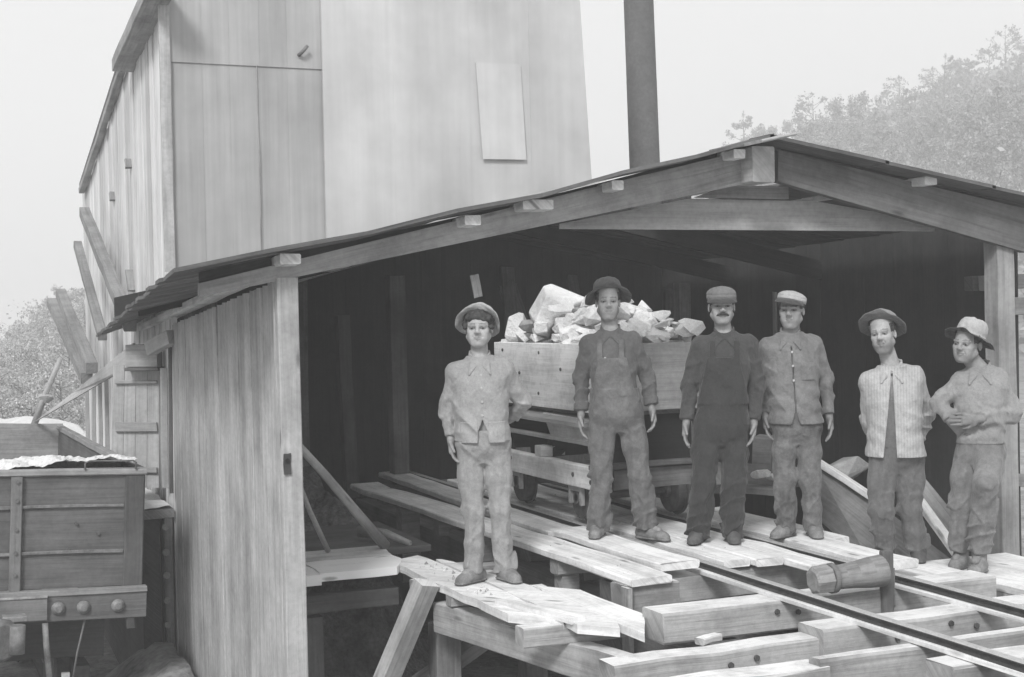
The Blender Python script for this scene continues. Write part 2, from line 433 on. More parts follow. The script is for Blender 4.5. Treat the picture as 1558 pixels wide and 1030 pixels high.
# trees on the skyline of the hill, read off the photo along the ridge
for (px, k, s) in [(1536, 2, 1.4), (1510, 3, 1.3), (1468, 3, 1.1), (1425, 2, 1.0), (1374, 2, 1.15), (1358, 3, .9), (1300, 3, 1.0), (1262, 2, 1.0), (1243, 2, 1.75), (1226, 3, 1.5), (1190, 3, .8)]:
    u = (px - 779) / FOC; p = hill_pt(u, 1.0)
    lab = {1536: 'tallest thin tree on the skyline at the right end of the hill ridge', 1243: 'wispy taller tree on the ridge just right of the shed roof peak', 1374: 'slim dark tree standing alone midway along the hill skyline'}.get(px)
    place_tree(k, (p[0], p[1], p[2] - .2), s * 1.15, 'skyline_tree', lab or 'small scrubby tree on the skyline of the hazy hill', 'small trees along the hill skyline')
for _ in range(90):
    u, t = rnd.uniform(.17, .42), rnd.uniform(.3, .93); p = hill_pt(u, t)
    place_tree(rnd.choice([0, 1, 2, 2, 4]), (p[0], p[1], p[2] - .1), rnd.uniform(.7, 1.2), 'hillside_tree', 'small hazy tree growing on the slope of the right-hand hill', 'small trees on the hill slope')
# hazy trees at the far left, beyond the quarry car
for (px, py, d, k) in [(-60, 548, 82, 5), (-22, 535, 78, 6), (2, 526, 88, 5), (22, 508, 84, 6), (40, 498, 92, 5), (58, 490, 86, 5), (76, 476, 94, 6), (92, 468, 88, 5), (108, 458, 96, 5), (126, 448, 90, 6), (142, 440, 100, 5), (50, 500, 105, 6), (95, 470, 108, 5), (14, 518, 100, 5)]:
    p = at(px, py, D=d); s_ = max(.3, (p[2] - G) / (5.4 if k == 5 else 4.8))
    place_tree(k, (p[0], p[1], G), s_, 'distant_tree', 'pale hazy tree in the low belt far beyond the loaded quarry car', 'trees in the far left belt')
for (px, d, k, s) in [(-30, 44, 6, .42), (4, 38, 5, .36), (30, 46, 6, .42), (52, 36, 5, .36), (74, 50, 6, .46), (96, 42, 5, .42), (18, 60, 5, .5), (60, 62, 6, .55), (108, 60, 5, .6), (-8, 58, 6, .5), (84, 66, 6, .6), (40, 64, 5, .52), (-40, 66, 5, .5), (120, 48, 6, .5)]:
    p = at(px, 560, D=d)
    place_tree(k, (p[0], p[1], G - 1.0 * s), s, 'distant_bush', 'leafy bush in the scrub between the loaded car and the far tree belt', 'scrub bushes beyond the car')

# ------------------------------------------------------------------ tall mill building
WX, BY = 1.89, 12.0
mill = empty('mill_building', (WX, BY, G), 'tall pale mill building clad in vertical sheets rising behind the open shed', 'building')
def bpart(n, mb, m): return part(n, mb, m, mill)
# front wall, left bay: overlapping tall sheets
w = MB()
xs_ = [WX, 2.16, 2.42, 2.66, 2.93, 3.25]
zs_ = [1.7, 3.84, 6.4]
rz_ = lambda x: 1.66 + .29 * (x - 1.9) + .05
rr = random.Random(5)
for i in range(5):
    for j in range(2):
        y = BY + .004 * (i % 2) + (0.012 if j == 0 else 0)
        x1 = xs_[i + 1] + .02
        zb0, zb1 = (3.79, 3.79) if j else (rz_(xs_[i]), rz_(x1))
        w.prism([(xs_[i], y, zb0), (x1, y, zb1), (x1 + .003, y, zs_[j + 1]), (xs_[i], y, zs_[j + 1])], (0, .012, 0), [.93, .98, 1.02, .95, 1.03][i] * (1.0 if j == 0 else 1.03))
bpart('front_cladding', w, M['sheet'])
w = MB(); w.timber((2.66, BY - .006, 2.05), (2.655, BY - .006, 3.8), .008, .008, up=(0, 1, 0), tone=1.3); bpart('seam_strip', w, M['midwood'])
w = MB(); w.tube([(3.03, BY - .01, 3.9), (3.05, BY - .05, 3.92), (3.10, BY - .06, 3.98)], .016, 6); bpart('hook', w, M['midwood'])
# front wall, right bay: paler sheets standing a little proud
w = MB(); xr = [3.25, 3.9, 4.62, 5.25, 5.87]
for i in range(4):
    y = BY - .05 - .0025 * (i % 2)
    tx = .10 if i == 3 else .015
    w.prism([(xr[i] - .015, y, rz_(xr[i])), (xr[i + 1], y, min(rz_(xr[i + 1]), 2.72)), (xr[i + 1] - (.19 if i == 3 else 0), y, 6.4), (xr[i] - .015, y, 6.4)], (0, .03, 0), [1.02, 1.0, .97, .94][i])
bpart('front_cladding', w, M['whitesheet'])
# hanging patch, bottom edge curled outwards
w = MB(); b0 = at(735, 242, Y=BY - .085); b1 = at(801, 243, Y=BY - .085); t0 = at(724, 95, Y=BY - .065); t1 = at(792, 98, Y=BY - .065)
w.prism([b0, b1, t1, t0], (0, .006, 0), 1.03); bpart('patch_sheet', w, M['whitesheet'])
# side wall of boards, receding
w = MB()
roofz = lambda y: 6.4 if y < 12.44 else (4.36 - .05 * (y - 12.44) if y < 15.0 else 4.24 - .196 * (y - 15.0))
y = BY
while y < 19.4:
    wd = rnd.uniform(.16, .3); y1 = min(y + wd, 19.45)
    x = WX + rnd.uniform(-.012, .012); zt = roofz((y + y1) / 2) + .03; zb = G
    w.prism([(x, y, zb), (x, y1 - .008, zb), (x, y1 - .008, zt - .04), (x, y, zt)], (.025, 0, 0), rnd.choice([.8, .92, 1, 1.05, 1.1]))
    y = y1
bpart('side_wall', w, M['sidewall'])
for (px, py, s) in [(196, 248, .05), (172, 298, .05), (200, 425, .12)]:  # small blocks standing in for knots and gaps in the boards
    p = at(px, py, X=WX - .02); w = MB(); w.timber(p + np.array([0, -s * .5, -s]), p + np.array([0, s * .6, s * .8]), .03, .07 + s * .25, up=(1, 0, 0), tone=rnd.uniform(1.1, 1.5)); bpart('wall_mark', w, M['midwood'])
w = MB(); w.timber((WX - .02, BY - .01, 2.0), (WX - .025, BY - .01, 6.4), .09, .05, up=(0, 1, 0), tone=1.1); bpart('corner_board', w, M['paleboard'])
# eaves: wide overhang near, thin barge beyond
w = MB(); e0, e1 = at(240, -12, X=1.80), at(187, 100, X=1.80)
dv = Vector(e1 - e0); w.timber(Vector(e0) - dv * .12, e1, .22, .12, tone=1.35); bpart('eave', w, M['beam'])
w = MB(); e0, e1 = at(187, 100, X=1.84), at(124, 291, X=1.84); w.timber(e0, e1, .07, .07, tone=1.3); bpart('eave', w, M['beam'])
# roof planes, far end wall, right return wall, floor above the shed
w = MB()
w.prism([(1.86, 15, 4.30), (1.86, 19.5, 3.42), (6, 19.5, 3.42), (6, 15, 4.30)], (0, 0, .05)); w.prism([(1.86, 12.6, 4.42), (1.86, 15, 4.30), (6, 15, 4.30), (6, 12.6, 4.42)], (0, 0, .05))
bpart('roof', w, M['roofing'])
w = MB(); w.prism([(1.9, 19.45, G), (6, 19.45, G), (6, 19.45, 3.4), (1.9, 19.45, 3.4)], (0, .03, 0)); w.prism([(5.84, 12.02, 2.72), (5.84, 19.4, 2.72), (5.75, 19.4, 3.4), (5.68, 15, 4.3), (5.66, 12.02, 6.4)], (-.03, 0, 0)); bpart('back_wall', w, M['sidewall'])
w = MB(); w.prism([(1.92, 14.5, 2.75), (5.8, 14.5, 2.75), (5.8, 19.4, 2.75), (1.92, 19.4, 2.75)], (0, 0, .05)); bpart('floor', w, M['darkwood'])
# stack
st = empty('smokestack', (7.62, 14.2, 2.0), 'dark grey sheet iron smokestack rising behind the shed roof right of the mill', 'smokestack')
w = MB(); a_, b_ = at(981, 252, Y=14.2), at(970, -40, Y=14.2); zz = [0, .33, .34, .66, .67, 1, 1.4]
A, B = Vector(a_), Vector(b_); A = A + (A - B) * .45
rad = .178
w.tube([A + (B - A) * t for t in (0, .3, .62, .622, .9, .902, 1.25)], [rad, rad * .995, rad * .985, rad * .98, rad * .97, rad * .965, rad * .95], 28, 1.0); part('pipe', w, M['stack'], st)

# ------------------------------------------------------------------ open shed
SY = 8.0
shed = empty('open_shed', (1.9, SY, G), 'open fronted timber shed with a low pitched board roof over the track', 'shed')
def sp_(n, mb, m): return part(n, mb, m, shed)
LX, RX, KX, KZ = 1.97, 7.32, 5.26, 2.50
# posts
w = MB(); a_, b_ = at(433, 436, Y=SY), at(452, 1030, Y=SY); w.timber(Vector(b_) + Vector((0, 0, -1.4)), Vector(a_) + Vector((0, 0, .05)), .125, .14, up=(0, 1, 0), jit=.001, tone=1.05); corner_post = sp_('post', w, M['post'])
w = MB(); q = at(437, 706, Y=SY - .08); w.box(q + np.array([-.022, -.004, -.06]), q + np.array([.022, .006, .06]), 2, tone=.6); subpart('latch', w, M['iron'], corner_post, shed)
w = MB(); w.tube([q + np.array([0, -.012, .02]), q + np.array([0, 0.0, .02])], .014, 8, .2); subpart('keyhole', w, M['iron'], corner_post, shed)
w = MB(); w.timber((RX, SY + .05, G), (RX - .03, SY + .05, 2.16), .16, .15, up=(0, 1, 0), tone=.8); sp_('post', w, M['post'])
w = MB(); w.timber((RX + .17, SY + .25, G), (RX + .1, SY + .25, 2.0), .1, .1, up=(0, 1, 0), tone=.6); sp_('post', w, M['midwood'])
# rafters
def rafter(p_top0, p_top1, p_bot0, p_bot1, y, th, tone, m='beam'):
    w = MB(); w.prism([p_bot0, p_bot1, p_top1, p_top0], (0, th, 0), tone); return sp_('rafter', w, M[m])
Y0 = SY - .06
rafter(at(304, 431, Y=Y0), at(1146, 226, Y=Y0), at(304, 452, Y=Y0), at(1146, 277, Y=Y0), Y0, .07, 1.12)
rafter(at(1184, 228, Y=Y0), at(1562, 318, Y=Y0), at(1184, 276, Y=Y0), at(1562, 384, Y=Y0), Y0, .07, .55)
# ridge beam end
w = MB(); a_ = at(1162, 250, Y=SY - .2); w.timber(a_, (a_[0] + .02, 13.9, a_[2] + .02), .17, .235, tone=1.15); sp_('ridge_beam', w, M['post'])
# second truss just behind with its collar board
w = MB(); Yc = SY + .16
w.prism([at(855, 348, Y=Yc), at(1422, 352, Y=Yc), at(1422, 338, Y=Yc), at(1240, 306, Y=Yc), at(1050, 302, Y=Yc), at(855, 340, Y=Yc)], (0, .04, 0), 1.0); sp_('collar_board', w, M['paleboard'])
w = MB(); Yc2 = SY + .1; w.prism([at(1060, 300, Y=Yc2), at(1200, 303, Y=Yc2), at(1200, 284, Y=Yc2), at(1110, 281, Y=Yc2)], (0, .045, 0), .85); sp_('collar_tie', w, M['beam'])
for yy in (11.2, 12.8):
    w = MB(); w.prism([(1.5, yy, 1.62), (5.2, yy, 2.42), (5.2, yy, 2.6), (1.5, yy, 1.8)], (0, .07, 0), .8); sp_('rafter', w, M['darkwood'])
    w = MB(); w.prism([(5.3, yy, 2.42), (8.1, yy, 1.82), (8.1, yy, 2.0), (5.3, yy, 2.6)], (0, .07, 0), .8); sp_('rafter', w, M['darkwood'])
#roofmark
# roof: boards laid up the slope on the purlins, sagging and slipping towards the back at the left eave
def roof_pts(t):
    t = t * 1.08    # t 0 front .. 1 back
    l = Vector(at(268, 414, Y=7.72)) * (1 - t) + Vector(at(153, 508, Y=14.0)) * t
    r = Vector(at(1178, 209, Y=7.72)); r = Vector((r.x, 7.72 + 6.3 * t, r.z - .06 * t)); l.y = r.y
    return l, r
# added dark board standing in for gap shade, hides the opened roof
bl_, r_ = [], []
for f_ in np.linspace(0, 1, 9):
    q_ = at(304 + 842 * f_, 431 - 205 * f_, Y=SY + .01); l, r = roof_pts(.045); g_ = (q_[0] - l.x) / (r.x - l.x)
    bl_.append((q_[0], SY + .012, q_[2] - .02)); r_.append((q_[0], SY + .012, max(q_[2], l.z + (r.z - l.z) * g_ - .035 * math.sin(g_ * math.pi) - .004)))
w = MB(); w.prism(bl_ + r_[::-1], (0, .03, 0), .32); sp_('gap_shade_board', w, M['midwood'])
# purlins poking out under the roof boards
for (px, py, wd) in [(440, 380, 30), (716, 315, 26), (816, 301, 50), (936, 272, 20), (1122, 226, 22), (1412, 275, 26)]:
    a_ = at(px, py, Y=SY - .17); wm = wd * 8.6 / FOC
    def under(y):
        l, r = roof_pts((y - 7.72) / 6.3)
        if a_[0] > r.x: return a_[2] - .01 * (y > 9)
        f = (a_[0] - l.x) / (r.x - l.x); return l.z + (r.z - l.z) * f - .035 * math.sin(f * math.pi) - .048
    w = MB(); w.timber((a_[0], SY - .2, under(SY - .2)), (a_[0], 13.8, under(13.8)), wm, .06, tone=1.9); sp_('purlin', w, M['post'])
w = MB(); n = 30
for i in range(n):
    ta, tb = i / n, (i + 1) / n
    l0, r0 = roof_pts(ta); l1, r1 = roof_pts(tb - .003)
    ex = rnd.uniform(-.04, .02); k = rnd.uniform(-.004, .004); rnd_t = rnd.uniform(.8, 1.15)
    l0 = l0 + Vector((ex, 0, ex * .22 + k)); l1 = l1 + Vector((ex, 0, ex * .22 + k)); r0 = r0 + Vector((0, 0, k)); r1 = r1 + Vector((0, 0, k))
    segs = 7; A0, A1 = [], []
    for s_ in range(segs + 1):
        f = s_ / segs; sag = -.035 * math.sin(f * math.pi) + .012 * math.sin(f * 19 + i * .2)
        A0.append(l0.lerp(r0, f) + Vector((0, 0, sag))); A1.append(l1.lerp(r1, f) + Vector((0, 0, sag)))
    for s_ in range(segs):
        if .52 < (ta + tb) / 2 * 6.8 < 3.9 and s_ >= 3: continue     # boards left out above the cart to let light onto the load
        w.prism([A0[s_], A0[s_ + 1], A1[s_ + 1], A1[s_]], (0, 0, .024), rnd_t)
sp_('roof', w, M['roofing'])
w = MB(); rr0 = Vector(at(1178, 209, Y=7.72)); re = Vector(at(1568, 299, Y=7.72)); sl = (re - rr0)
for i in range(27):
    ya, yb = 7.72 + i * .26, 7.72 + i * .26 + .257; k = rnd.uniform(-.006, .006); ex = rnd.uniform(-.08, .05)
    e_ = rr0 + sl * 1.22
    for f0, f1 in ((0, .35), (.35, .7), (.7, 1)):
        if 8.3 < ya < 11.4 and f0 < .3: continue  # opening added on this slope too, to light the load
        a0 = rr0.lerp(e_, f0); a1 = rr0.lerp(e_, f1); a0.z -= .025 * (ya - 7.72); a1.z -= .025 * (ya - 7.72)
        w.prism([(a0.x - .03, ya, a0.z + k), (a1.x, ya, a1.z + k), (a1.x, yb, a1.z + k), (a0.x - .03, yb, a0.z + k)], (0, 0, .024), rnd.uniform(.8, 1.1))
sp_('roof', w, M['roofing'])
# ridge cap scraps
w = MB(); a_ = at(1150, 216, Y=7.7); b_ = at(1205, 216, Y=7.7)
w.timber(Vector(at(1128, 221, Y=7.75)), Vector(at(1180, 211, Y=7.75)), .5, .02, tone=1.1); sp_('ridge_board', w, M['paleboard'])
# left side wall of upright planks
w = MB(); y = SY + .1
while y < 12.0:
    wd = rnd.uniform(.14, .22); y1 = min(y + wd, 12.02)
    t = (y - SY) / 4; zt = 1.80 - .26 * t; x = 1.885 + rnd.uniform(-.003, .003)
    w.timber((x, (y + y1) / 2, G), (x, (y + y1) / 2, zt), y1 - y - .002, .024, side=(0, 1, 0), seg=4, jit=.001, ch=.0015, tone=rnd.uniform(.9, 1.08) * (1.0)); y = y1
sp_('side_wall', w, M['siding'])
w = MB(); w.timber((1.885, 8.06, G), (1.865, 8.06, 1.80), .11, .03, side=(.25, 1, 0), tone=1.1); sp_('corner_board', w, M['post'])
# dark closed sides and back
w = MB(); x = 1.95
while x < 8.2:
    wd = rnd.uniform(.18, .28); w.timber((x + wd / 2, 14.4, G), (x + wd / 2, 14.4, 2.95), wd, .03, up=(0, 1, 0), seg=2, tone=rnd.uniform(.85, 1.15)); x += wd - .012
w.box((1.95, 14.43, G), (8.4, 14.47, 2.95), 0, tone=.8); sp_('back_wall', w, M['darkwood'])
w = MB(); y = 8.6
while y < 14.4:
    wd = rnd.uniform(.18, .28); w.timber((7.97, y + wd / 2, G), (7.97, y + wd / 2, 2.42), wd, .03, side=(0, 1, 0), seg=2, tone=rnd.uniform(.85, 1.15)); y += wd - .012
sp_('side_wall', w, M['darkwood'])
# inside posts and braces that catch a little light
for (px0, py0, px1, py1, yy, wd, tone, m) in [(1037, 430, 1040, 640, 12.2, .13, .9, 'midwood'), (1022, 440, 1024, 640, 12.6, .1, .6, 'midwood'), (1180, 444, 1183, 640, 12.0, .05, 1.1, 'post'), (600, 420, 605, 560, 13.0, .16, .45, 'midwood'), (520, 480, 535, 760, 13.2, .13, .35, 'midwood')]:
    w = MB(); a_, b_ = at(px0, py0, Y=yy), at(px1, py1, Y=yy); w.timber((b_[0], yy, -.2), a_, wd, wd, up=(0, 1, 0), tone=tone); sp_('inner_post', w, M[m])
w = MB(); a_, b_ = at(1474, 432, Y=8.9), at(1600, 425, Y=8.9); w.timber(a_, b_, .1, .12, tone=.8); sp_('cross_rail', w, M['midwood'])
w = MB(); a_ = at(1502, 431, Y=8.75); w.timber(a_ - np.array([.05, 0, 0]), a_ + np.array([.04, 0, .005]), .08, .12, tone=1.1); sp_('rail_block', w, M['post'])
w = MB(); a_ = at(1421, 485, Y=9.8); w.timber(a_ - np.array([.045, 0, 0]), a_ + np.array([.045, 0, .005]), .06, .06, tone=1.0); sp_('rail_block', w, M['post'])
w = MB(); a_, b_ = at(1510, 727, Y=8.6), at(1640, 735, Y=8.6); w.timber(a_, b_, .06, .1, tone=1.3); sp_('lower_rail', w, M['midwood'])
w = MB(); a_, b_ = at(1540, 466, Y=8.6), at(1600, 466, Y=8.6); w.timber(a_, b_, .06, .14, tone=.95); sp_('rail_block', w, M['post'])
w = MB(); a_, b_ = at(722, 418, Y=11), at(728, 452, Y=11); w.timber(b_, a_, .075, .03, up=(0, 1, 0), tone=1.3); sp_('hanging_board', w, M['midwood'])
for (x, lean, h_, wd) in [(2.3, .3, 1.9, .16), (2.62, -.2, 1.7, .2), (3.3, .25, 2.0, .14), (5.7, .2, 2.1, .16), (6.2, -.3, 1.9, .22), (6.55, .15, 2.0, .12), (7.2, -.35, 1.6, .18)]:
    w = MB(); w.timber((x, 13.3, -.3), (x + lean, 14.2, h_), wd, .04, up=(0, 1, 0), tone=rnd.uniform(.6, 1.3)); single('stored_board', w, M['midwood'], 'dim board leaning against the dark back wall of the shed', 'board', 'boards stored at the back of the shed')
for (x, y, z0) in [(5.85, 12.3, -.05), (6.5, 11.9, -.05)]:
    bq = empty('dim_barrel', (x, y, z0), 'dim barrel standing in the dark beyond the capped men', 'barrel', 'barrels at the back of the shed')
    w = MB(); w.tube([(x, y, z0), (x, y, z0 + .2), (x, y, z0 + .42), (x, y, z0 + .64), (x, y, z0 + .84)], [.24, .28, .295, .28, .24], 20, .5); part('staves', w, M['midwood'], bq)
    for zz_ in (.12, .72):
        w = MB(); w.tube([(x, y, z0 + zz_), (x, y, z0 + zz_ + .05)], [.272, .279], 20, 1.2); part('hoop', w, M['iron'], bq)
w = MB(); w.box((5.4, 10.9, -.1), (7.9, 14.3, -.05), 1, tone=.6); single('back_floor', w, M['midwood'], 'dim floor boards at the back right of the shed', 'floor board')
# rubble bank in the dark at the back of the shed
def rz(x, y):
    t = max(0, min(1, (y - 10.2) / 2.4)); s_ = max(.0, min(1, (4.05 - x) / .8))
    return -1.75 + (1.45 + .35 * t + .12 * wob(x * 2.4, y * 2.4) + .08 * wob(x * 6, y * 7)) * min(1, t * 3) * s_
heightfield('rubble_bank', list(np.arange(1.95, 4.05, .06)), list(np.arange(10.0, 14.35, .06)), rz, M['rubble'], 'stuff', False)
# ================================================================== TRESTLE, TRACK, PLANKS
tz = -.075
tres = empty('rail_trestle', (4.4, 7.0, G), 'heavy timber trestle of sawn ties and cribbing carrying the narrow track', 'trestle')
def tp(n, mb, m): return part(n, mb, M[m], tres)
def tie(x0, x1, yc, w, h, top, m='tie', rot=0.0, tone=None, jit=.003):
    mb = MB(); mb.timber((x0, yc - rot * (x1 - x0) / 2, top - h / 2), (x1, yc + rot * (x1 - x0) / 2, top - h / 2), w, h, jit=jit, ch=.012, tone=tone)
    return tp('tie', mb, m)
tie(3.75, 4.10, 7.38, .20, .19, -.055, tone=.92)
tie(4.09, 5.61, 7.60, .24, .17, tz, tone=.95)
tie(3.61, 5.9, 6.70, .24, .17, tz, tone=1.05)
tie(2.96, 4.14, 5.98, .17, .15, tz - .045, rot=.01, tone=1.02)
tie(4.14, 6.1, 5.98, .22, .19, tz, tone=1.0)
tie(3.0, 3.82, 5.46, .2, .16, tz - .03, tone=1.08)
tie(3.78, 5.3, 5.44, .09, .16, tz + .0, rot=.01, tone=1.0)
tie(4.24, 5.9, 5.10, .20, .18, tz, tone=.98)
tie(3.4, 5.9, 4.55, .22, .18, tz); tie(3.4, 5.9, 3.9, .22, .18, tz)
for y in (8.5, 9.4, 10.3, 11.2, 12.1, 13.0): tie(4.0, 5.8, y, .2, .18, tz, 'midwood')
# lower crossing member and bolt heads
for (x, y, z) in [(4.33, 6.575, -.13), (4.47, 6.575, -.145), (4.62, 6.575, -.13), (4.60, 5.865, -.16), (4.95, 5.865, -.12), (5.12, 5.865, -.15), (3.6, 5.885, -.19), (3.75, 5.885, -.17), (3.62, 5.885, -.24), (5.35, 6.575, -.12)]:
    w = MB(); w.tube([(x, y, z), (x, y - .012, z)], .016, 7, .8); tp('bolt', w, 'iron')
# longitudinal bearers under the ties
for (x, z) in [(4.0, -.40), (4.55, -.42), (5.35, -.42)]:
    w = MB(); w.box((x - .1, 3.4, z - .14), (x + .1, 13.5, z + .14), 1, tone=.7); tp('bearer', w, 'midwood')
# light splinters and off-cuts lodged between the ties
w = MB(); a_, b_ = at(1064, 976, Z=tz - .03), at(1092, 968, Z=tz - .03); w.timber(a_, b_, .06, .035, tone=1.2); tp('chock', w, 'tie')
# planking under the right-hand side (men stand on it) and between the rails
def plank(name, x0, x1, xb0, xb1, ya, yb, top, th, label, tone=1.0, m='deck', jit=.004, group='planks laid on the trestle', tilt=0.0):
    mb = MB(); c0 = Vector(((x0 + x1) / 2, ya, top - th / 2)); c1 = Vector(((xb0 + xb1) / 2, yb, top - th / 2 + tilt))
    mb.timber(c0, c1, ((x1 - x0) + (xb1 - xb0)) / 2, th, tone=tone, jit=jit, ch=.008)
    return single(name, mb, M[m], label, 'plank', group)
plank('walkway_plank', 3.745, 4.03, 3.58, 3.86, 7.24, 12.6, -.0, .05, 'longest pale walkway plank, just left of the track, its sawn end above a dark-sided block', 1.05)
plank('walkway_plank', 4.05, 4.34, 4.04, 4.30, 7.42, 9.02, .03, .05, 'short pale plank hard against the left rail under the hatted man\'s foot', 1.06)
plank('walkway_plank', 3.99, 4.25, 4.06, 4.3, 8.95, 13.2, .025, .05, 'pale plank running back beside the left rail into the dark shed', .98)
plank('centre_plank', 4.52, 4.72, 4.52, 4.72, 7.46, 12.5, .0, .05, 'bright plank between the rails next to the left rail', 1.05)
plank('centre_plank', 4.73, 4.93, 4.73, 4.93, 7.40, 12.5, .0, .05, 'bright middle plank between the rails under the dark clothed man', 1.0)
plank('centre_plank', 4.94, 5.12, 4.94, 5.12, 7.12, 12.5, -.005, .05, 'bright plank between the rails running along the right rail', 1.08)
plank('side_plank', 5.33, 5.62, 5.33, 5.62, 6.95, 11.0, .0, .06, 'bright plank along the outer side of the right rail, with a thick sawn front end', 1.05)
plank('side_plank', 5.63, 5.82, 5.63, 5.80, 7.92, 9.6, -.01, .06, 'narrow pale plank behind the man in the grey jacket, second from the right rail', 1.0)
plank('side_plank', 5.63, 6.03, 5.63, 6.05, 6.88, 7.88, -.125, .06, 'broad pale plank out from the right rail, beneath the man in the open coat', 1.0)
plank('side_plank', 6.05, 6.4, 6.05, 6.38, 6.4, 7.55, -.16, .06, 'pale plank by the thick rail plank end, under the last man\'s shoe', 1.02)
plank('side_plank', 6.41, 6.9, 6.41, 6.9, 6.2, 7.6, -.165, .06, 'outermost pale plank of the deck at the foot of the right post', 1.0)
# rails
def rail(x, label):
    prof = [(-.026, 0), (.026, 0), (.026, .004), (.007, .010), (.007, .028), (.021, .032), (.021, .038), (.015, .046), (-.015, .046), (-.021, .038), (-.021, .032), (-.007, .028), (-.007, .010), (-.026, .004)]
    y0, y1, zb = 2.6, 13.8, -.048
    e = empty('track_rail', (x, 7.5, zb), label, 'rail', 'pair of narrow gauge rails')
    ys = np.linspace(y0, y1, 22)
    ox = [.05 * min(0, (y - 8.0) / 4) + rnd.gauss(0, .002) for y in ys]
    def ring(sel, name, mat, dz=0, dx=0):
        mb = MB(); n = len(prof)
        st = 0; mb.v = [Vector((x + o + p[0], y, zb + p[1])) for y, o in zip(ys, ox) for p in prof]
        for i in range(len(ys) - 1):
            for k in sel:
                k2 = (k + 1) % n; b = i * n; mb.face((b + k, b + n + k, b + n + k2, b + k2), ((ys[i], k), (ys[i + 1], k), (ys[i + 1], k + 1), (ys[i], k + 1)))
        for b, rev in ((0, False), ((len(ys) - 1) * n, True)):
            if name == 'web': mb.face(tuple(b + k for k in (range(n) if not rev else reversed(range(n)))), tuple((k, 0) for k in range(n)))
        part(name, mb, mat, e)
    ring([0, 1, 2, 3, 4, 5, 9, 10, 11, 12, 13], 'web', M['rail']); ring([6, 7, 8], 'head', M['railtop'])
    mb = MB()
    mb.box((x - .058 - .015, 3.0, tz + .001), (x + .058 - .015, 13.4, zb - .001), 1, tone=.95, ch=.003); part('bed_strip', mb, M['deck'], e)
    return e
rail(4.435, 'left steel rail, the nearer of the pair, crossing the bare ties to the lower right')
rail(5.215, 'right steel rail, the farther of the pair, running past the wooden roller')

# man's lower platform: ragged slabs along the trestle's left flank
def slab(pts, top, th, name, label, group, m='deck', tone=1.0):
    """ragged thick board, outline given in plan (x,y), split lengthwise for a natural edge"""
    mb = MB(); P = []
    n = len(pts)
    for i in range(n):
        a = Vector(pts[i]); b = Vector(pts[(i + 1) % n]); k = max(1, int((b - a).length / .14))
        for j in range(k):
            q = a.lerp(b, j / k); P.append((q.x + rnd.gauss(0, .008), q.y + rnd.gauss(0, .008), top - th))
    mb.prism(P, (0, 0, th), tone)
    return single(name, mb, M[m], label, 'plank', group)
slab([(2.90, 9.25), (3.16, 9.36), (3.20, 8.2), (3.19, 6.95), (2.98, 7.25), (2.93, 8.2)], -.135, .05, 'platform_slab', 'ragged left slab of the lower platform under the young man', 'slabs of the lower platform', tone=1.05)
slab([(3.19, 9.1), (3.24, 9.1), (3.40, 7.95), (3.42, 6.78), (3.36, 6.62), (3.20, 6.8), (3.205, 8.2)], -.128, .05, 'platform_slab', 'middle slab of the lower platform with a split broken front edge', 'slabs of the lower platform', tone=1.0)
slab([(3.41, 7.96), (3.62, 7.66), (3.64, 6.9), (3.62, 6.82), (3.42, 6.45), (3.40, 6.7)], -.13, .045, 'platform_slab', 'right slab of the lower platform reaching the big tie end', 'slabs of the lower platform', tone=1.08)
slab([(3.02, 7.55), (3.10, 7.5), (3.30, 6.9), (3.18, 6.86)], -.108, .03, 'platform_slab', 'narrow loose slab lying on the near edge of the lower platform', 'slabs of the lower platform', tone=.98)
slab([(1.98, 8.95), (2.33, 8.92), (2.32, 9.9), (1.98, 9.9)], -.13, .07, 'landing_board', 'short thick landing board beside the corner post with a battered end', 'landing boards by the post', tone=1.5)  # colour brightened to make up for the wall's shade
slab([(2.335, 8.97), (2.86, 8.95), (2.98, 9.25), (2.98, 9.42), (2.335, 9.45)], -.128, .055, 'landing_board', 'long front landing board joining the post to the lower platform', 'landing boards by the post', tone=1.45)  # raised tone stands in for sunlight blocked by the wall
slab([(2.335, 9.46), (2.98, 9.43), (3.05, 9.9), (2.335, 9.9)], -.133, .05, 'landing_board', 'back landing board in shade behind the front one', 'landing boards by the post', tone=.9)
w = MB(); w.box((1.98, 9.93, -.22), (3.45, 11.3, -.17), 0, tone=.55); single('shed_floor_board', w, M['midwood'], 'dim floor board behind the landing under the leaning poles', 'floor board')
# framing below the platform
frame = empty('platform_frame', (3.0, 7.5, G), 'timber framing with a pale slanted brace holding up the lower platform', 'framing')
def fp(n, mb, m): return part(n, mb, M[m], frame)
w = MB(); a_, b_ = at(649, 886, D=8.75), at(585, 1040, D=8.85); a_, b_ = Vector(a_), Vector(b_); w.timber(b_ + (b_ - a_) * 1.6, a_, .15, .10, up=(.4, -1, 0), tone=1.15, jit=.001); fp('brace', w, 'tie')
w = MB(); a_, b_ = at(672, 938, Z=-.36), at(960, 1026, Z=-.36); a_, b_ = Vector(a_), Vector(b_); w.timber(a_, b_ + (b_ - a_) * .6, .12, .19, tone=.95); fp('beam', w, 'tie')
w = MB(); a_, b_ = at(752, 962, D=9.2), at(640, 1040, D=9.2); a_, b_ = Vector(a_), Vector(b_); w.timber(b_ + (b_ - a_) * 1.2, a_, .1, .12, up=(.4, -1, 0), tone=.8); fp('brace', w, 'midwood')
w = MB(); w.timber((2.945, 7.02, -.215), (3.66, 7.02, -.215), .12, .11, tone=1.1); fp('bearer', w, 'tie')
w = MB(); w.timber((2.94, 8.15, -.22), (3.6, 8.15, -.22), .1, .07, tone=1.05); fp('bearer', w, 'tie')
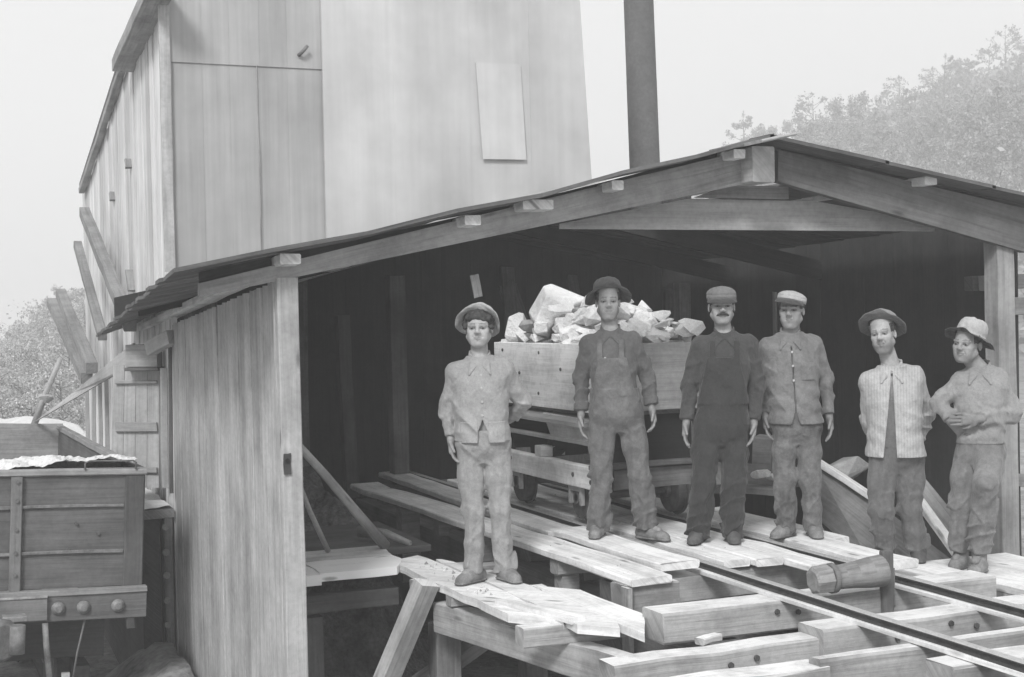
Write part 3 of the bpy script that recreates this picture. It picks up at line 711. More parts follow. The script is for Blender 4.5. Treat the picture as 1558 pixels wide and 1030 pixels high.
w = MB(); w.timber((2.90, 8.75, -.215), (3.5, 8.8, -.215), .09, .06, tone=1.0); fp('bearer', w, 'tie')
for (x, y) in [(3.05, 8.55), (3.45, 6.4), (2.3, 9.2), (5.2, 9.0), (4.0, 9.3), (5.8, 7.2)]:
    w = MB(); w.timber((x, y, G), (x, y, -.45), .17, .17, up=(0, 1, 0), tone=.7); fp('post', w, 'midwood')
w = MB(); w.timber((2.0, 9.1, -.35), (2.9, 9.1, -.35), .1, .12, tone=.5); fp('bearer', w, 'midwood')
# cribbing under the walkway plank
def crib(px, py, Xc, wx, wy, ztop, zbot, m='tie', tone=.9):
    mb = MB(); mb.box((Xc - wx / 2, py - wy / 2, zbot), (Xc + wx / 2, py + wy / 2, ztop), 0, tone=tone, ch=.01); return tp('crib_block', mb, m)
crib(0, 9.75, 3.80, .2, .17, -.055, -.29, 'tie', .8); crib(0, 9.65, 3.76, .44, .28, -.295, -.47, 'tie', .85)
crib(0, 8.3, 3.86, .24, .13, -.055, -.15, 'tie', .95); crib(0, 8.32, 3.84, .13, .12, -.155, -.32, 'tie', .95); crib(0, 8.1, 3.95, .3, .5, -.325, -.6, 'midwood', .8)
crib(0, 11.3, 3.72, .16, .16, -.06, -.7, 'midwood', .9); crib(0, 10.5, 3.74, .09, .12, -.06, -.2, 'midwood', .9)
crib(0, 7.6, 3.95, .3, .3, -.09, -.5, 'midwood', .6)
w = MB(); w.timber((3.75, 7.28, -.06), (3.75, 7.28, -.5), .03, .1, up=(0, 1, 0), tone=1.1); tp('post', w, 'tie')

# ------------------------------------------------------------------ loose things on the deck
# wooden roller: log with a turned neck and a squared end, lying across the right rail
ro = empty('wooden_roller', at(1290, 880, Z=.02), 'pale log roller with a squared knob end lying across the right rail', 'log')
a_ = Vector(at(1236, 884, Z=.03)); b_ = Vector(at(1342, 868, Z=.05)); d_ = (b_ - a_)
w = MB(); w.tube([a_ + d_ * t for t in (.30, .42, .6, .8, .98, 1.0)], [.068, .070, .076, .088, .092, .085], 18, .95); part('barrel', w, M['log'], ro)
w = MB(); w.tube([a_ + d_ * t for t in (.235, .24, .30, .305)], [.080, .086, .086, .080], 18, .7); part('collar', w, M['log'], ro)
w = MB(); w.tube([a_ + d_ * t for t in (0, .02, .22, .24)], [.062, .080, .085, .074], 7, 1.2, smooth=False); part('knob', w, M['log'], ro)
# upright stake
sk = empty('wooden_stake', at(1349, 930, D=8.05), 'dark upright stake standing among the ties in front of the man in the open coat', 'stake')
w = MB(); a_, b_ = Vector(at(1349, 932, D=8.05)), Vector(at(1348, 838, D=8.05)); w.timber(a_ - Vector((0, 0, .3)), b_, .074, .06, up=(0, 1, 0), tone=.7, ch=.014); part('shaft', w, M['midwood'], sk)
w = MB(); a_ = Vector(at(1357, 890, D=8.08)); w.timber(a_ - Vector((0, 0, .12)), a_ + Vector((0, 0, .1)), .03, .03, up=(0, 1, 0), tone=.8); part('wedge', w, M['midwood'], sk)
# leaning poles by the corner post
def pole(pts, r0, r1, name, label, m='stick', group=None, cat='pole'):
    mb = MB(); n = len(pts); mb.tube(pts, [r0 + (r1 - r0) * i / (n - 1) for i in range(n)], 9, 1.0)
    return single(name, mb, M[m], label, cat, group)
a_, b_ = Vector(at(440, 662, D=9.3)), Vector(at(586, 830, D=10.2)); pole([a_, a_.lerp(b_, .35) + Vector((0, 0, .012)), a_.lerp(b_, .7) + Vector((.01, 0, -.01)), b_], .026, .042, 'leaning_pole', 'thicker of two poles leaning inside against the corner post', group='poles leaning on the post')
a_, b_ = Vector(at(446, 712, D=9.3)), Vector(at(499, 838, D=9.9)); pole([a_, a_.lerp(b_, .5) + Vector((-.01, 0, 0)), b_], .017, .02, 'leaning_pole', 'thin stick leaning inside against the corner post', group='poles leaning on the post')
a_, b_ = Vector(at(548, 808, D=10.8)), Vector(at(625, 827, D=10.5)); pole([a_, a_.lerp(b_, .5) + Vector((0, 0, .03)), b_], .05, .02, 'fallen_branch', 'short forked branch lying on the floor beside the thick leaning pole', cat='branch')
# tipped chute boards behind the men on the right
ch = empty('tipped_trough', at(1400, 850, D=9.9), 'tipped wooden trough of wide boards slanting down behind the two men on the right', 'trough')
w = MB(); Dz = 10.6
w.prism([at(1236, 700, D=Dz + .3), at(1338, 768, D=Dz), at(1470, 868, D=Dz - .5), at(1330, 866, D=Dz - .3), at(1236, 782, D=Dz + .2)], Vector((.02, .04, .0)), 1.0); part('side_board', w, M['midwood'], ch)
w = MB(); w.timber(at(1240, 700, D=Dz + .25), at(1330, 758, D=Dz - .03), .07, .05, tone=1.1); part('edge_strip', w, M['deck'], ch)
w = MB(); w.timber(at(1398, 762, D=10.25), at(1470, 862, D=9.85), .085, .045, tone=1.1); part('edge_strip', w, M['deck'], ch)
w = MB(); w.prism([at(1403, 722, D=10.6), at(1472, 806, D=10.2), at(1472, 836, D=10.15), at(1403, 772, D=10.5)], Vector((.02, .04, 0)), 1.5); part('side_board', w, M['midwood'], ch)
w = MB(); w.timber(at(1238, 772, D=10.9), at(1330, 838, D=10.5), .06, .12, tone=.7); part('runner', w, M['midwood'], ch)
w = MB(); w.timber(at(1282, 792, D=10.7), at(1284, 836, D=10.6), .07, .07, up=(0, 1, 0), tone=1.1); part('leg', w, M['midwood'], ch)
for q_ in (at(1300, 840, D=10.6), at(1440, 850, D=10.2)):
    w = MB(); w.timber((q_[0], q_[1], G), (q_[0], q_[1], q_[2]), .09, .09, up=(0, 1, 0), tone=.6); part('leg', w, M['midwood'], ch)

# ------------------------------------------------------------------ rocks
def rock_mb(c, r, seed, squash=(1, 1, 1), n=16):
    r2 = random.Random(seed); bm = bmesh.new()
    for _ in range(n):
        d = Vector((r2.gauss(0, 1), r2.gauss(0, 1), r2.gauss(0, 1))).normalized()
        bm.verts.new(Vector((d.x * squash[0], d.y * squash[1], d.z * squash[2])) * r * r2.uniform(.82, 1.1))
    res = bmesh.ops.convex_hull(bm, input=bm.verts)
    bmesh.ops.delete(bm, geom=[g for g in res['geom_interior'] if isinstance(g, bmesh.types.BMVert)], context='VERTS')
    bmesh.ops.bevel(bm, geom=bm.edges[:], offset=r * .03, segments=1, affect='EDGES')
    mb = MB(); bm.verts.index_update()
    mb.v = [v.co + Vector(c) for v in bm.verts]
    for f in bm.faces: mb.face(tuple(v.index for v in f.verts), tuple((v.co.x, v.co.y) for v in f.verts), r2.uniform(.92, 1.05))
    bm.free(); return mb

cm = MB()
for _ in range(170):
    x, y = rnd.choice([(rnd.uniform(4.55, 5.10), rnd.uniform(7.6, 11)), (rnd.uniform(3.78, 3.98), rnd.uniform(7.4, 9)), (rnd.uniform(5.36, 5.6), rnd.uniform(7.1, 10)), (rnd.uniform(3.0, 3.15), rnd.uniform(7.4, 9))])
    zt = .002 if 4.4 < x < 5.2 else (-.128 if x < 3.65 else (.0 if x < 4.04 else (.03 if x < 4.4 else (-.03 if x < 5.63 else -.06))))
    r_ = abs(rnd.gauss(0, .006)) + .003; a_ = rnd.uniform(0, 6.3)
    q = [Vector((x + math.cos(a_ + t) * r_ * rnd.uniform(.6, 1.3), y + math.sin(a_ + t) * r_ * rnd.uniform(.6, 1.3), zt - .004)) for t in (0, 2.1, 4.2)]; ap = Vector((x, y, zt + r_ * .9))
    for u_, v_ in ((0, 1), (1, 2), (2, 0)): cm.poly([q[u_], q[v_], ap], rnd.uniform(.3, 1))
tag(cm.build('stone_chips', M['rock']), 'stone chips and grit strewn over the deck planks', 'stone chips', kind='stuff')

# ------------------------------------------------------------------ quarry cart on the narrow track
CX0, CX1, CY0, CY1, CZ0, CZ1 = 4.37, 5.31, 8.95, 10.85, .845, 1.345
cart = empty('rock_cart', (4.82, 9.6, .03), 'wooden quarry cart heaped with white rock on the narrow track behind the men', 'cart')
def cp(n, mb, m): return part(n, mb, M[m], cart)
w = MB()
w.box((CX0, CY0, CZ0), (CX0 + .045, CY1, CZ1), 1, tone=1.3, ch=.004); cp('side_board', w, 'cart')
w = MB(); w.box((CX1 - .045, CY0, CZ0), (CX1, CY1, CZ1), 1, tone=.9); cp('side_board', w, 'cart')
w = MB(); w.box((CX0 + .046, CY0 + .004, CZ0), (CX1 - .046, CY0 + .05, CZ1 - .004), 0, tone=.5); cp('end_board', w, 'cart')
w = MB(); w.box((CX0 + .046, CY1 - .05, CZ0), (CX1 - .046, CY1 - .004, CZ1), 0, tone=.8); cp('end_board', w, 'cart')
w = MB(); w.box((CX0 + .05, CY0 + .06, CZ0 - .03), (CX1 - .05, CY1 - .06, CZ0 + .02), 1, tone=.8); cp('floor', w, 'midwood')
for (yy, zz_) in [(9.06, 1.28), (9.06, .93), (9.5, 1.15), (9.9, 1.27), (9.92, .95), (10.3, 1.1), (10.65, 1.28), (10.65, .93)]:
    w = MB(); w.tube([(CX0 + .01, yy, zz_), (CX0 - .008, yy, zz_)], .013, 7, 1.0); cp('bolt', w, 'iron')
# sloping tray edge under the box with spilled stone
w = MB(); w.prism([(CX0 - .06, CY0 + .05, .77), (CX0 - .06, CY1 - .02, .77), (CX0 + .22, CY1 - .02, .84), (CX0 + .22, CY0 + .05, .84)], (0, 0, -.03), 1.0); cp('tray', w, 'paleboard')
w = MB(); w.prism([(CX0 + .02, 9.02, .60), (CX0 + .02, 9.75, .62), (CX0 + .02, 9.9, .80), (CX0 + .02, 9.02, .79)], (.03, 0, 0), 1.0); cp('side_apron', w, 'cart')
w = MB(); w.box((CX0 + .0, CY0, .60), (CX0 + .05, CY1 + .3, .635), 1, tone=1.0); cp('tray_lip', w, 'paleboard')
# truck frame
w = MB(); w.box((4.34, 8.78, .29), (4.42, 10.95, .455), 1, tone=1.0); cp('sill', w, 'cart')
w = MB(); w.box((5.24, 8.78, .29), (5.32, 10.95, .455), 1, tone=.8); cp('sill', w, 'cart')
w = MB(); w.box((4.42, 8.74, .31), (5.24, 8.84, .455), 0, tone=.75); cp('end_beam', w, 'midwood')
w = MB(); w.box((4.25, 8.70, .465), (5.4, 8.80, .50), 0, tone=.6); cp('brake_step', w, 'midwood')
w = MB(); w.box((4.345, 9.85, .456), (4.55, 9.97, .54), 0, tone=.9); cp('bolster', w, 'cart')
for y in (9.1, 9.9, 10.7):
    w = MB(); w.box((4.45, y - .05, .456), (5.23, y + .05, .84), 0, tone=.5); cp('bolster', w, 'darkwood')
for (yy, zz_) in [(8.95, .35), (9.25, .38), (10.45, .40)]:
    w = MB(); w.tube([(4.345, yy, zz_), (4.33, yy, zz_)], .018, 7, .8); cp('bolt', w, 'iron')
def cart_wheel(x, y):
    o = None
    w = MB(); w.tube([(x - .035, y, .2), (x - .03, y, .2), (x + .03, y, .2), (x + .031, y, .2), (x + .045, y, .2)], [.155, .165, .165, .19, .185], 26, .9, smooth=False); o = cp('wheel', w, 'iron')
    w = MB(); w.tube([(x - .07, y, .2), (x - .03, y, .2)], .05, 12, 1.1); subpart('hub', w, M['iron'], o, cart)
for x in (4.45, 5.2):
    for y in (9.3, 10.45): cart_wheel(x, y)
for y in (9.3, 10.45):
    w = MB(); w.tube([(4.38, y, .2), (5.3, y, .2)], .03, 8, .8); cp('axle', w, 'iron')
    for x in (4.37,):
        w = MB(); w.prism([(x, y - .11, .29), (x, y - .11, .15), (x, y - .08, .15), (x, y - .08, .25), (x, y + .08, .25), (x, y + .08, .15), (x, y + .11, .15), (x, y + .11, .29)], (.03, 0, 0), .9); cp('axle_guard', w, 'paleboard')
# load
big = rock_mb((4.64, 10.1, 1.60), .25, 3, (1.25, .9, .9), 16); single('white_rock', big, M['rock'], 'largest white boulder, at the top left of the cart load', 'rock', 'white rocks heaped in the cart')
sl_ = MB(); q = rock_mb((4.72, 9.72, 1.56), .17, 9, (1.1, .35, .55), 10); single('grey_rock', q, M['greyrock'], 'grey wedge shaped slab leaning on the largest white boulder', 'rock', 'grey stones in the cart load')
for (x, y, z, r, sd_, lab) in [(4.52, 10.62, 1.45, .16, 21, 'blocky white rock at the far left corner of the cart load'), (4.54, 9.75, 1.42, .17, 22, 'squarish white rock just above the cart side beside the hatted man')]:
    single('white_rock', rock_mb((x, y, z), r, sd_, (1.1, 1, .85)), M['rock'], lab, 'rock', 'white rocks heaped in the cart')
r3 = random.Random(8)
for k in range(170):
    x, y = r3.uniform(4.44, 5.24), r3.uniform(9.03, 10.75); lvl = r3.random() ** .6
    dome = 1.37 + .36 * (1 - ((x - 4.84) / .50) ** 2) * (1 - ((y - 9.85) / 1.15) ** 2)
    z = 1.30 + (dome - 1.30) * lvl; r = r3.uniform(.04, .115)
    gr = r3.random() < .08
    single('grey_rock' if gr else 'white_rock', rock_mb((x, y, z), r, 100 + k, (r3.uniform(.9, 1.5), r3.uniform(.7, 1.1), r3.uniform(.55, .95)), 10), M['greyrock' if gr else 'rock'],
           'small dark stone lodged among the white rocks of the cart' if gr else 'smaller broken white rock among the many filling the cart heap', 'rock', 'grey stones in the cart load' if gr else 'white rocks heaped in the cart')
for (px, py, r, sd_, g) in [(1158, 721, .07, 300, 0), (1176, 725, .045, 301, 0)]:
    p = at(px, py, D=10.2); single('white_rock', rock_mb(p, r, sd_, (1.3, 1, .7)), M['rock'], 'small white rock on the shelf between the two capped men', 'rock', 'white rocks on the shelf')
shf = MB(); shf.timber(at(1120, 742, D=10.25), at(1192, 748, D=10.1), .2, .05, tone=1.1); single('stone_shelf', shf, M['midwood'], 'low dim shelf holding white rocks between the two capped men', 'shelf')
bl = MB(); bl.timber(at(1150, 690, D=10.7), at(1178, 692, D=10.65), .3, .28, tone=.9); single('wooden_crate_block', bl, M['midwood'], 'dim square wooden block behind the white rocks on the shelf', 'block')
p = at(1292, 712, D=11.0); single('grey_rock', rock_mb(p, .16, 310, (1.3, .8, .8)), M['greyrock'], 'grey pointed rock behind the tipped trough', 'rock')

# ------------------------------------------------------------------ loaded quarry car at the left
CARX, CARY = 1.455, 10.75
car = empty('quarry_car', (CARX - .115, CARY, G - .0), 'dark iron strapped railway quarry car loaded with white powder at the lower left', 'railway car')
car.rotation_euler = (0, R(3.0), R(2))
def kp(n, mb, m, sub=None):
    o = mb.build(n, M[m], sub or car); return o
TOP, BOT, SB = .462 - G, -.42 - G, -.655 - G
WDT, LEN = 2.4, 5.2
w = MB()
for k in range(2):
    z0 = BOT + (TOP - BOT - .05) * k / 2; z1 = BOT + (TOP - BOT - .05) * (k + 1) / 2
    w.box((-WDT + .02, .012, z0 + .0005), (-.02, .06, z1 - .0005), 0, tone=1, ch=.001)
end = kp('end_panel', w, 'carwood')
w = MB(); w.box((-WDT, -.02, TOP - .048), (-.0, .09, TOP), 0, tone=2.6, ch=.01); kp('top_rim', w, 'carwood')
for x in (-.925, -1.62):
    w = MB(); w.box((x - .04, -.03, BOT), (x + .04, .011, TOP - .05), 2, tone=1.35); o_ = kp('stake', w, 'carwood')
    for z in (.12, .28, .45, .66, .80):
        w = MB(); w.tube([(x, -.03, BOT + z), (x, -.045, BOT + z)], .014, 7, 1.6); kp('bolt', w, 'iron', o_)
w = MB(); w.box((-.15, -.012, BOT), (-.01, .011, TOP - .05), 2, tone=.75); kp('corner_plate', w, 'carwood')
for z in (.60, .255):
    w = MB(); w.box((-WDT + .03, -.012, BOT + z), (-.16, .011, BOT + z + .022), 0, tone=2.0, ch=.003, jit=.004); kp('strap', w, 'iron')
for (x, z) in [(-.55, .29), (-.5, .48), (-.34, .4)]:
    w = MB(); w.tube([(x, .012, BOT + z), (x, -.01, BOT + z)], .013, 7, 1.2); kp('bolt', w, 'iron')
w = MB(); w.box((-.045, .0, BOT), (-.0, LEN, TOP - .05), 1, tone=.8); kp('side_panel', w, 'carwood')
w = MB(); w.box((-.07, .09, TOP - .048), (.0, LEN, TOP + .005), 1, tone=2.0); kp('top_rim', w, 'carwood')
w = MB(); w.box((-WDT, .0, BOT), (-WDT + .045, LEN, TOP), 1, tone=.8); kp('side_panel', w, 'carwood')
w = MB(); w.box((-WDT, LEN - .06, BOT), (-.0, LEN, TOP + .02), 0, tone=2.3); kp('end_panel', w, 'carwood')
w = MB(); w.box((-WDT + .05, .06, BOT), (-.05, LEN - .06, BOT + .06), 1); kp('floor', w, 'carwood')
# sill with truss rod heads
w = MB(); w.box((-WDT, -.06, SB), (.02, .08, BOT - .025), 0, tone=1.0); sill = kp('end_sill', w, 'carwood')
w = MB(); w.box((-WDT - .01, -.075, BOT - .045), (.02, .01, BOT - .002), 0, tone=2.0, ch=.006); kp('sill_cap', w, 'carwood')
for x in (-.19, -.44, -.62, -1.9, -2.1):
    w = MB(); w.tube([(x, -.06, SB + .1), (x, -.075, SB + .1), (x, -.085, SB + .1), (x, -.105, SB + .1)], [.05, .05, .034, .024], 12, 2.2); kp('truss_nut', w, 'iron', sill)
w = MB(); w.box((-1.58, -.10, SB + .02), (-.70, -.061, BOT - .05), 0, tone=1.35); kp('buffer_block', w, 'carwood')
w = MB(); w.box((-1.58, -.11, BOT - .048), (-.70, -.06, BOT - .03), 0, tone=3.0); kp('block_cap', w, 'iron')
# coupler
w = MB(); w.tube([(-1.08, -.10, SB - .04), (-1.08, -.2, SB - .05), (-1.05, -.36, SB - .05), (-1.02, -.42, SB - .05)], [.12, .12, .16, .12], 12, 1.6); cpl = kp('coupler', w, 'iron')
w = MB(); w.tube([(-.93, -.40, SB - .14), (-.93, -.40, SB + .06)], .055, 10, 2.0); kp('knuckle', w, 'iron', cpl)
w = MB(); w.box((-1.02, -.30, SB + .06), (-.86, -.18, SB + .10), 0, tone=2.6); kp('pin_lifter', w, 'iron', cpl)
w = MB(); w.tube([(-.71, -.08, SB), (-.70, -.10, SB - .15), (-.67, -.1, SB - .4), (-.66, -.08, SB - .7)], .022, 8, 2.6); kp('brake_hose', w, 'iron')
w = MB(); w.tube([(-.42, -.02, SB), (-.47, -.02, SB - .25), (-.5, -.0, SB - .5)], .008, 6, 1.5); kp('chain', w, 'iron')
w = MB(); w.box((-.12, -.05, SB - .08), (-.06, .03, SB), 2, tone=.7); kp('grab_bracket', w, 'iron')
w = MB(); w.tube([(-.45, -.03, TOP - .0), (-.45, -.03, TOP + .05), (-.42, -.03, TOP + .065), (-.1, -.03, TOP + .065), (-.08, -.03, TOP + .05), (-.08, -.03, TOP)], .008, 6, 1.5); kp('grab_iron', w, 'iron')
# truck, wheels, axle
for yy in (1.0, 3.8):
    w = MB(); w.tube([(-2.1, yy, .42), (-.3, yy, .42)], .06, 10); ax = kp('axle', w, 'iron')
    for x in (-.48, -1.92):
        w = MB(); w.tube([(x - .06, yy, .42), (x - .055, yy, .42), (x + .05, yy, .42), (x + .051, yy, .42), (x + .07, yy, .42)] if x < -1 else [(x - .07, yy, .42), (x - .051, yy, .42), (x - .05, yy, .42), (x + .055, yy, .42), (x + .06, yy, .42)], [.36, .38, .38, .42, .41] if x < -1 else [.41, .42, .38, .38, .36], 28, .8, smooth=False); kp('wheel', w, 'iron', ax)
    w = MB(); w.box((-.42, yy - .5, .5), (-.3, yy + .5, .68), 1, tone=.9); kp('truck_frame', w, 'iron')
w = MB(); w.box((-2.2, .5, .75), (-.2, .7, 1.1), 0, tone=.5); kp('bolster', w, 'carwood')
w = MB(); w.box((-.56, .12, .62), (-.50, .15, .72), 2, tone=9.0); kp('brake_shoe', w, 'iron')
w = MB(); w.box((-.565, .13, .3), (-.51, .16, .62), 2, tone=1.3); kp('brake_hanger', w, 'iron')
# its load and its rails
def pz(x, y):
    return TOP + .03 + .035 * wob(x * 4, y * 4) + .06 * math.sin((x + .9) * 1.3) * 0 + .02 * wob(x * 11, y * 12) + .06 * math.exp(-((x + .2) / .5) ** 2)
cs, sn = math.cos(R(2)), math.sin(R(2))
xs_, ys_ = np.linspace(-WDT + .05, -.05, 110), np.concatenate([np.linspace(.06, 1.2, 50), np.linspace(1.25, LEN - .1, 60)])
vv = []
for y in ys_:
    for x in xs_:
        e = min(1, min(x + WDT - .05, -.05 - x, y - .06, LEN - .1 - y) / .15)
        vv.append((x, y, pz(x, y) - .025 * (1 - e) - 1.0 * (lambda q: q * q * (3 - 2 * q))(min(1, max(0, (y - .22) / 1.6))) * (1 - .55 * math.exp(-((x + .05) / .3) ** 2)) + rnd.gauss(0, .004)))
ff = [(j * 110 + i, j * 110 + i + 1, (j + 1) * 110 + i + 1, (j + 1) * 110 + i) for j in range(109) for i in range(109)]
me = bpy.data.meshes.new('powder_load'); me.from_pydata(vv, [], ff); me.materials.append(M['powder']); me.polygons.foreach_set('use_smooth', [False] * len(ff))
me.attributes.new('tone', 'FLOAT', 'FACE').data.foreach_set('value', [1.0] * len(ff))
ld = link('powder_load', me, None, car.location); ld.rotation_euler = car.rotation_euler
tag(ld, 'white crushed stone filling the dark railway car level with its rim', 'stone load')
for x in (-1.92, -.48):
    w = MB(); y0_, y1_ = -3, 30
    p0 = Vector((CARX + x * cs - y0_ * sn, CARY + x * sn + y0_ * cs, G + .05)); p1 = Vector((CARX + x * cs - y1_ * sn, CARY + x * sn + y1_ * cs, G + .05))
    w.timber(p0, p1, .06, .1, tone=.8); single('siding_rail', w, M['rail'], 'rail of the siding under the loaded railway car', 'rail', 'siding rails under the car')
# next heap beyond
for (px, py, d, r, sd_) in [(28, 668, 24, .95, 501), (95, 676, 24, .62, 502), (-60, 664, 24, 1.0, 503)]:
    p = at(px, py, D=d); mb = rock_mb(p, r, sd_, (1.15, 1, .42), 60)
    single('stone_heap', mb, M['powder'], {501: 'rounded white stone heap just beyond the far end of the loaded car', 502: 'smaller low white heap right of the rounded one beyond the car', 503: 'white heap half out of view beyond the car'}[sd_], 'heap', 'white heaps beyond the car')
    mb = MB(); mb.box((p[0] - r * 1.1, p[1] - r, G), (p[0] + r * 1.1, p[1] + r, p[2]), 0, tone=1); single('heap_bin', mb, M['midwood'], 'low wooden bin under a white heap beyond the loaded car', 'bin', 'bins under the white heaps')

# ------------------------------------------------------------------ loading dock, door and props along the mill side
dk = empty('loading_dock', (1.8, 12.2, G), 'narrow timber loading dock dusted white along the mill side behind the car', 'dock')
w = MB(); w.box((1.56, 12.15, -.12), (1.88, 19.0, -.045), 1, tone=1.0); part('deck', w, M['midwood'], dk)
w = MB(); w.box((1.60, 12.2, G), (1.76, 18.9, -.13), 1, tone=.5); part('front', w, M['carwood'], dk)
w = MB(); w.box((1.79, 12.16, G), (1.86, 12.3, -.121), 2, tone=1.6); part('corner_post', w, M['carwood'], dk)
for z in (-.2, -.42, -.62, -.84, -1.05, -1.25):
    w = MB(); w.tube([(1.80, 12.16, z), (1.80, 12.14, z)], .03, 8, 3.0); part('bolt', w, M['iron'], dk)
pw = heightfield('powder_drift', list(np.linspace(1.57, 1.86, 12)), list(np.linspace(12.17, 18.5, 60)), lambda x, y: -.035 + .03 * (wob(x * 9, y * 6) + .6) * .5, M['powder'], 'stuff')
tag(pw, 'white powder drifted on the loading dock', 'powder', kind='stuff')
DD = 12.3
dr = empty('plank_door', at(206, 740, D=DD), 'pale plank door with two battens standing open on the loading dock', 'door')
q0, q1, q2, q3 = at(168, 742, D=DD), at(242, 742, D=DD), at(242, 556, D=DD), at(172, 556, D=DD)
w = MB(); Q0, Q1, Q2, Q3 = map(Vector, (q0, q1, q2, q3))
for i in range(4):
    a0, a1 = Q0.lerp(Q1, i / 4 + .004), Q0.lerp(Q1, (i + 1) / 4 - .004); b1, b0 = Q3.lerp(Q2, (i + 1) / 4 - .004), Q3.lerp(Q2, i / 4 + .004)
    w.prism([a0, a1, b1, b0], (.01, .025, 0), rnd.uniform(.94, 1.06))
part('panel', w, M['siding'], dr)
for (y0p, hh) in [(582, .03), (650, .085), (716, .05)]:
    w = MB(); w.timber(at(176, y0p, D=DD - .02), at(239, y0p - 1, D=DD - .02), .03, hh, tone=.8); part('batten', w, M['siding'], dr)
w = MB(); w.timber(at(196, 541, D=DD - .02), at(243, 541, D=DD - .02), .2, .2, tone=.9); part('head_block', w, M['siding'], dr)
w = MB(); w.timber(at(196, 561, D=DD - .05), at(246, 561, D=DD - .05), .26, .03, tone=.55); part('head_board', w, M['midwood'], dr)
w = MB(); w.timber(at(229, 530, D=11.9), at(262, 512, D=11.7), .1, .12, tone=1.0); single('eave_block', w, M['siding'], 'pale timber block under the low corner of the shed eave', 'timber')
def upright(px, py0, py1, d, wd, name, label, cat='post', group=None, m='paleboard', tone=1.0):
    mb = MB(); a_, b_ = at(px, py1, D=d), at(px - 2, py0, D=d); mb.timber(a_, b_, wd, wd, up=(0, 1, 0), tone=tone); return single(name, mb, M[m], label, cat, group)
upright(251, 560, 742, 12.15, .06, 'white_post', 'white post standing between the plank door and the shed wall')
upright(261, 528, 750, 11.9, .03, 'wall_strip', 'thin dark strip at the back edge of the shed wall', 'strip', None, 'midwood', .5)
for i, px in enumerate((134, 144, 154, 164)):
    upright(px, 578, 700, 16.5 - i * .4, .045, 'dock_post', 'slim white upright in the row left of the plank door', 'post', 'white uprights beside the door')
# slanted chute board from the shed eave down to the left
w = MB(); c0, c1, c2, c3, c4 = at(202, 522, D=12.2), at(110, 598, D=14), at(52, 642, D=15), at(150, 584, D=13.2), at(200, 556, D=12.2)
w.prism([c0, c1, c2, c3, c4], (.03, .06, 0), 1.0)
single('slanted_chute', w, M['siding'], 'pale board chute slanting down left from the low shed eave', 'chute')
a_, b_ = at(92, 545, D=20), at(52, 646, D=20); pole([a_, Vector(a_).lerp(Vector(b_), .5) + Vector((-.02, 0, -.02)), b_], .035, .05, 'thin_pole', 'thin pale leaning pole left of the chute', 'paleboard')
p = at(70, 604, D=20); w = rock_mb(p, .11, 77, (1, 1, 1)); single('pole_knot', w, M['paleboard'], 'pale rag tied round the thin leaning pole', 'rag')
for (x0, y0, x1, y1, X_, r, lab) in [(128, 322, 198, 496, 1.62, .085, 'thickest and highest dark timber leaning against the mill side'), (118, 372, 156, 512, 1.6, .07, 'dark timber leaning just left of the thickest one'),
                                   (92, 446, 140, 560, 1.5, .09, 'upper of two stubby timbers jutting out at the mill end'), (79, 460, 132, 575, 1.45, .09, 'lower leftmost stubby timber jutting out at the mill end')]:
    w = MB(); a_, b_ = Vector(at(x0, y0, X=X_)), Vector(at(x1, y1, X=X_)); w.timber(b_, a_, r * 1.3, r * 1.3, up=(1, 0, 0), tone=.62)
    single('leaning_timber', w, M['siding'], lab, 'timber', 'timbers leaning against the mill')

# ------------------------------------------------------------------ haze
hz = MB(); hz.prism([(-59, -19, G - 1), (199, -19, G - 1), (199, 269, G - 1), (-59, 269, G - 1)], (0, 0, 44))
hm = bpy.data.materials.new('haze'); hm.use_nodes = True; hm.node_tree.nodes.clear()
ho = hm.node_tree.nodes.new('ShaderNodeOutputMaterial'); hp = hm.node_tree.nodes.new('ShaderNodeVolumePrincipled')
hp.inputs['Color'].default_value = (.98, .98, .98, 1); hp.inputs['Density'].default_value = HAZE; hp.inputs['Anisotropy'].default_value = 0.0
hm.node_tree.links.new(hp.outputs[0], ho.inputs['Volume'])
tag(hz.build('haze', hm), kind='stuff')
# ================================================================== PEOPLE
def smin(a, b, k):
    h = np.clip(.5 + .5 * (b - a) / k, 0, 1); return b + (a - b) * h - k * h * (1 - h)

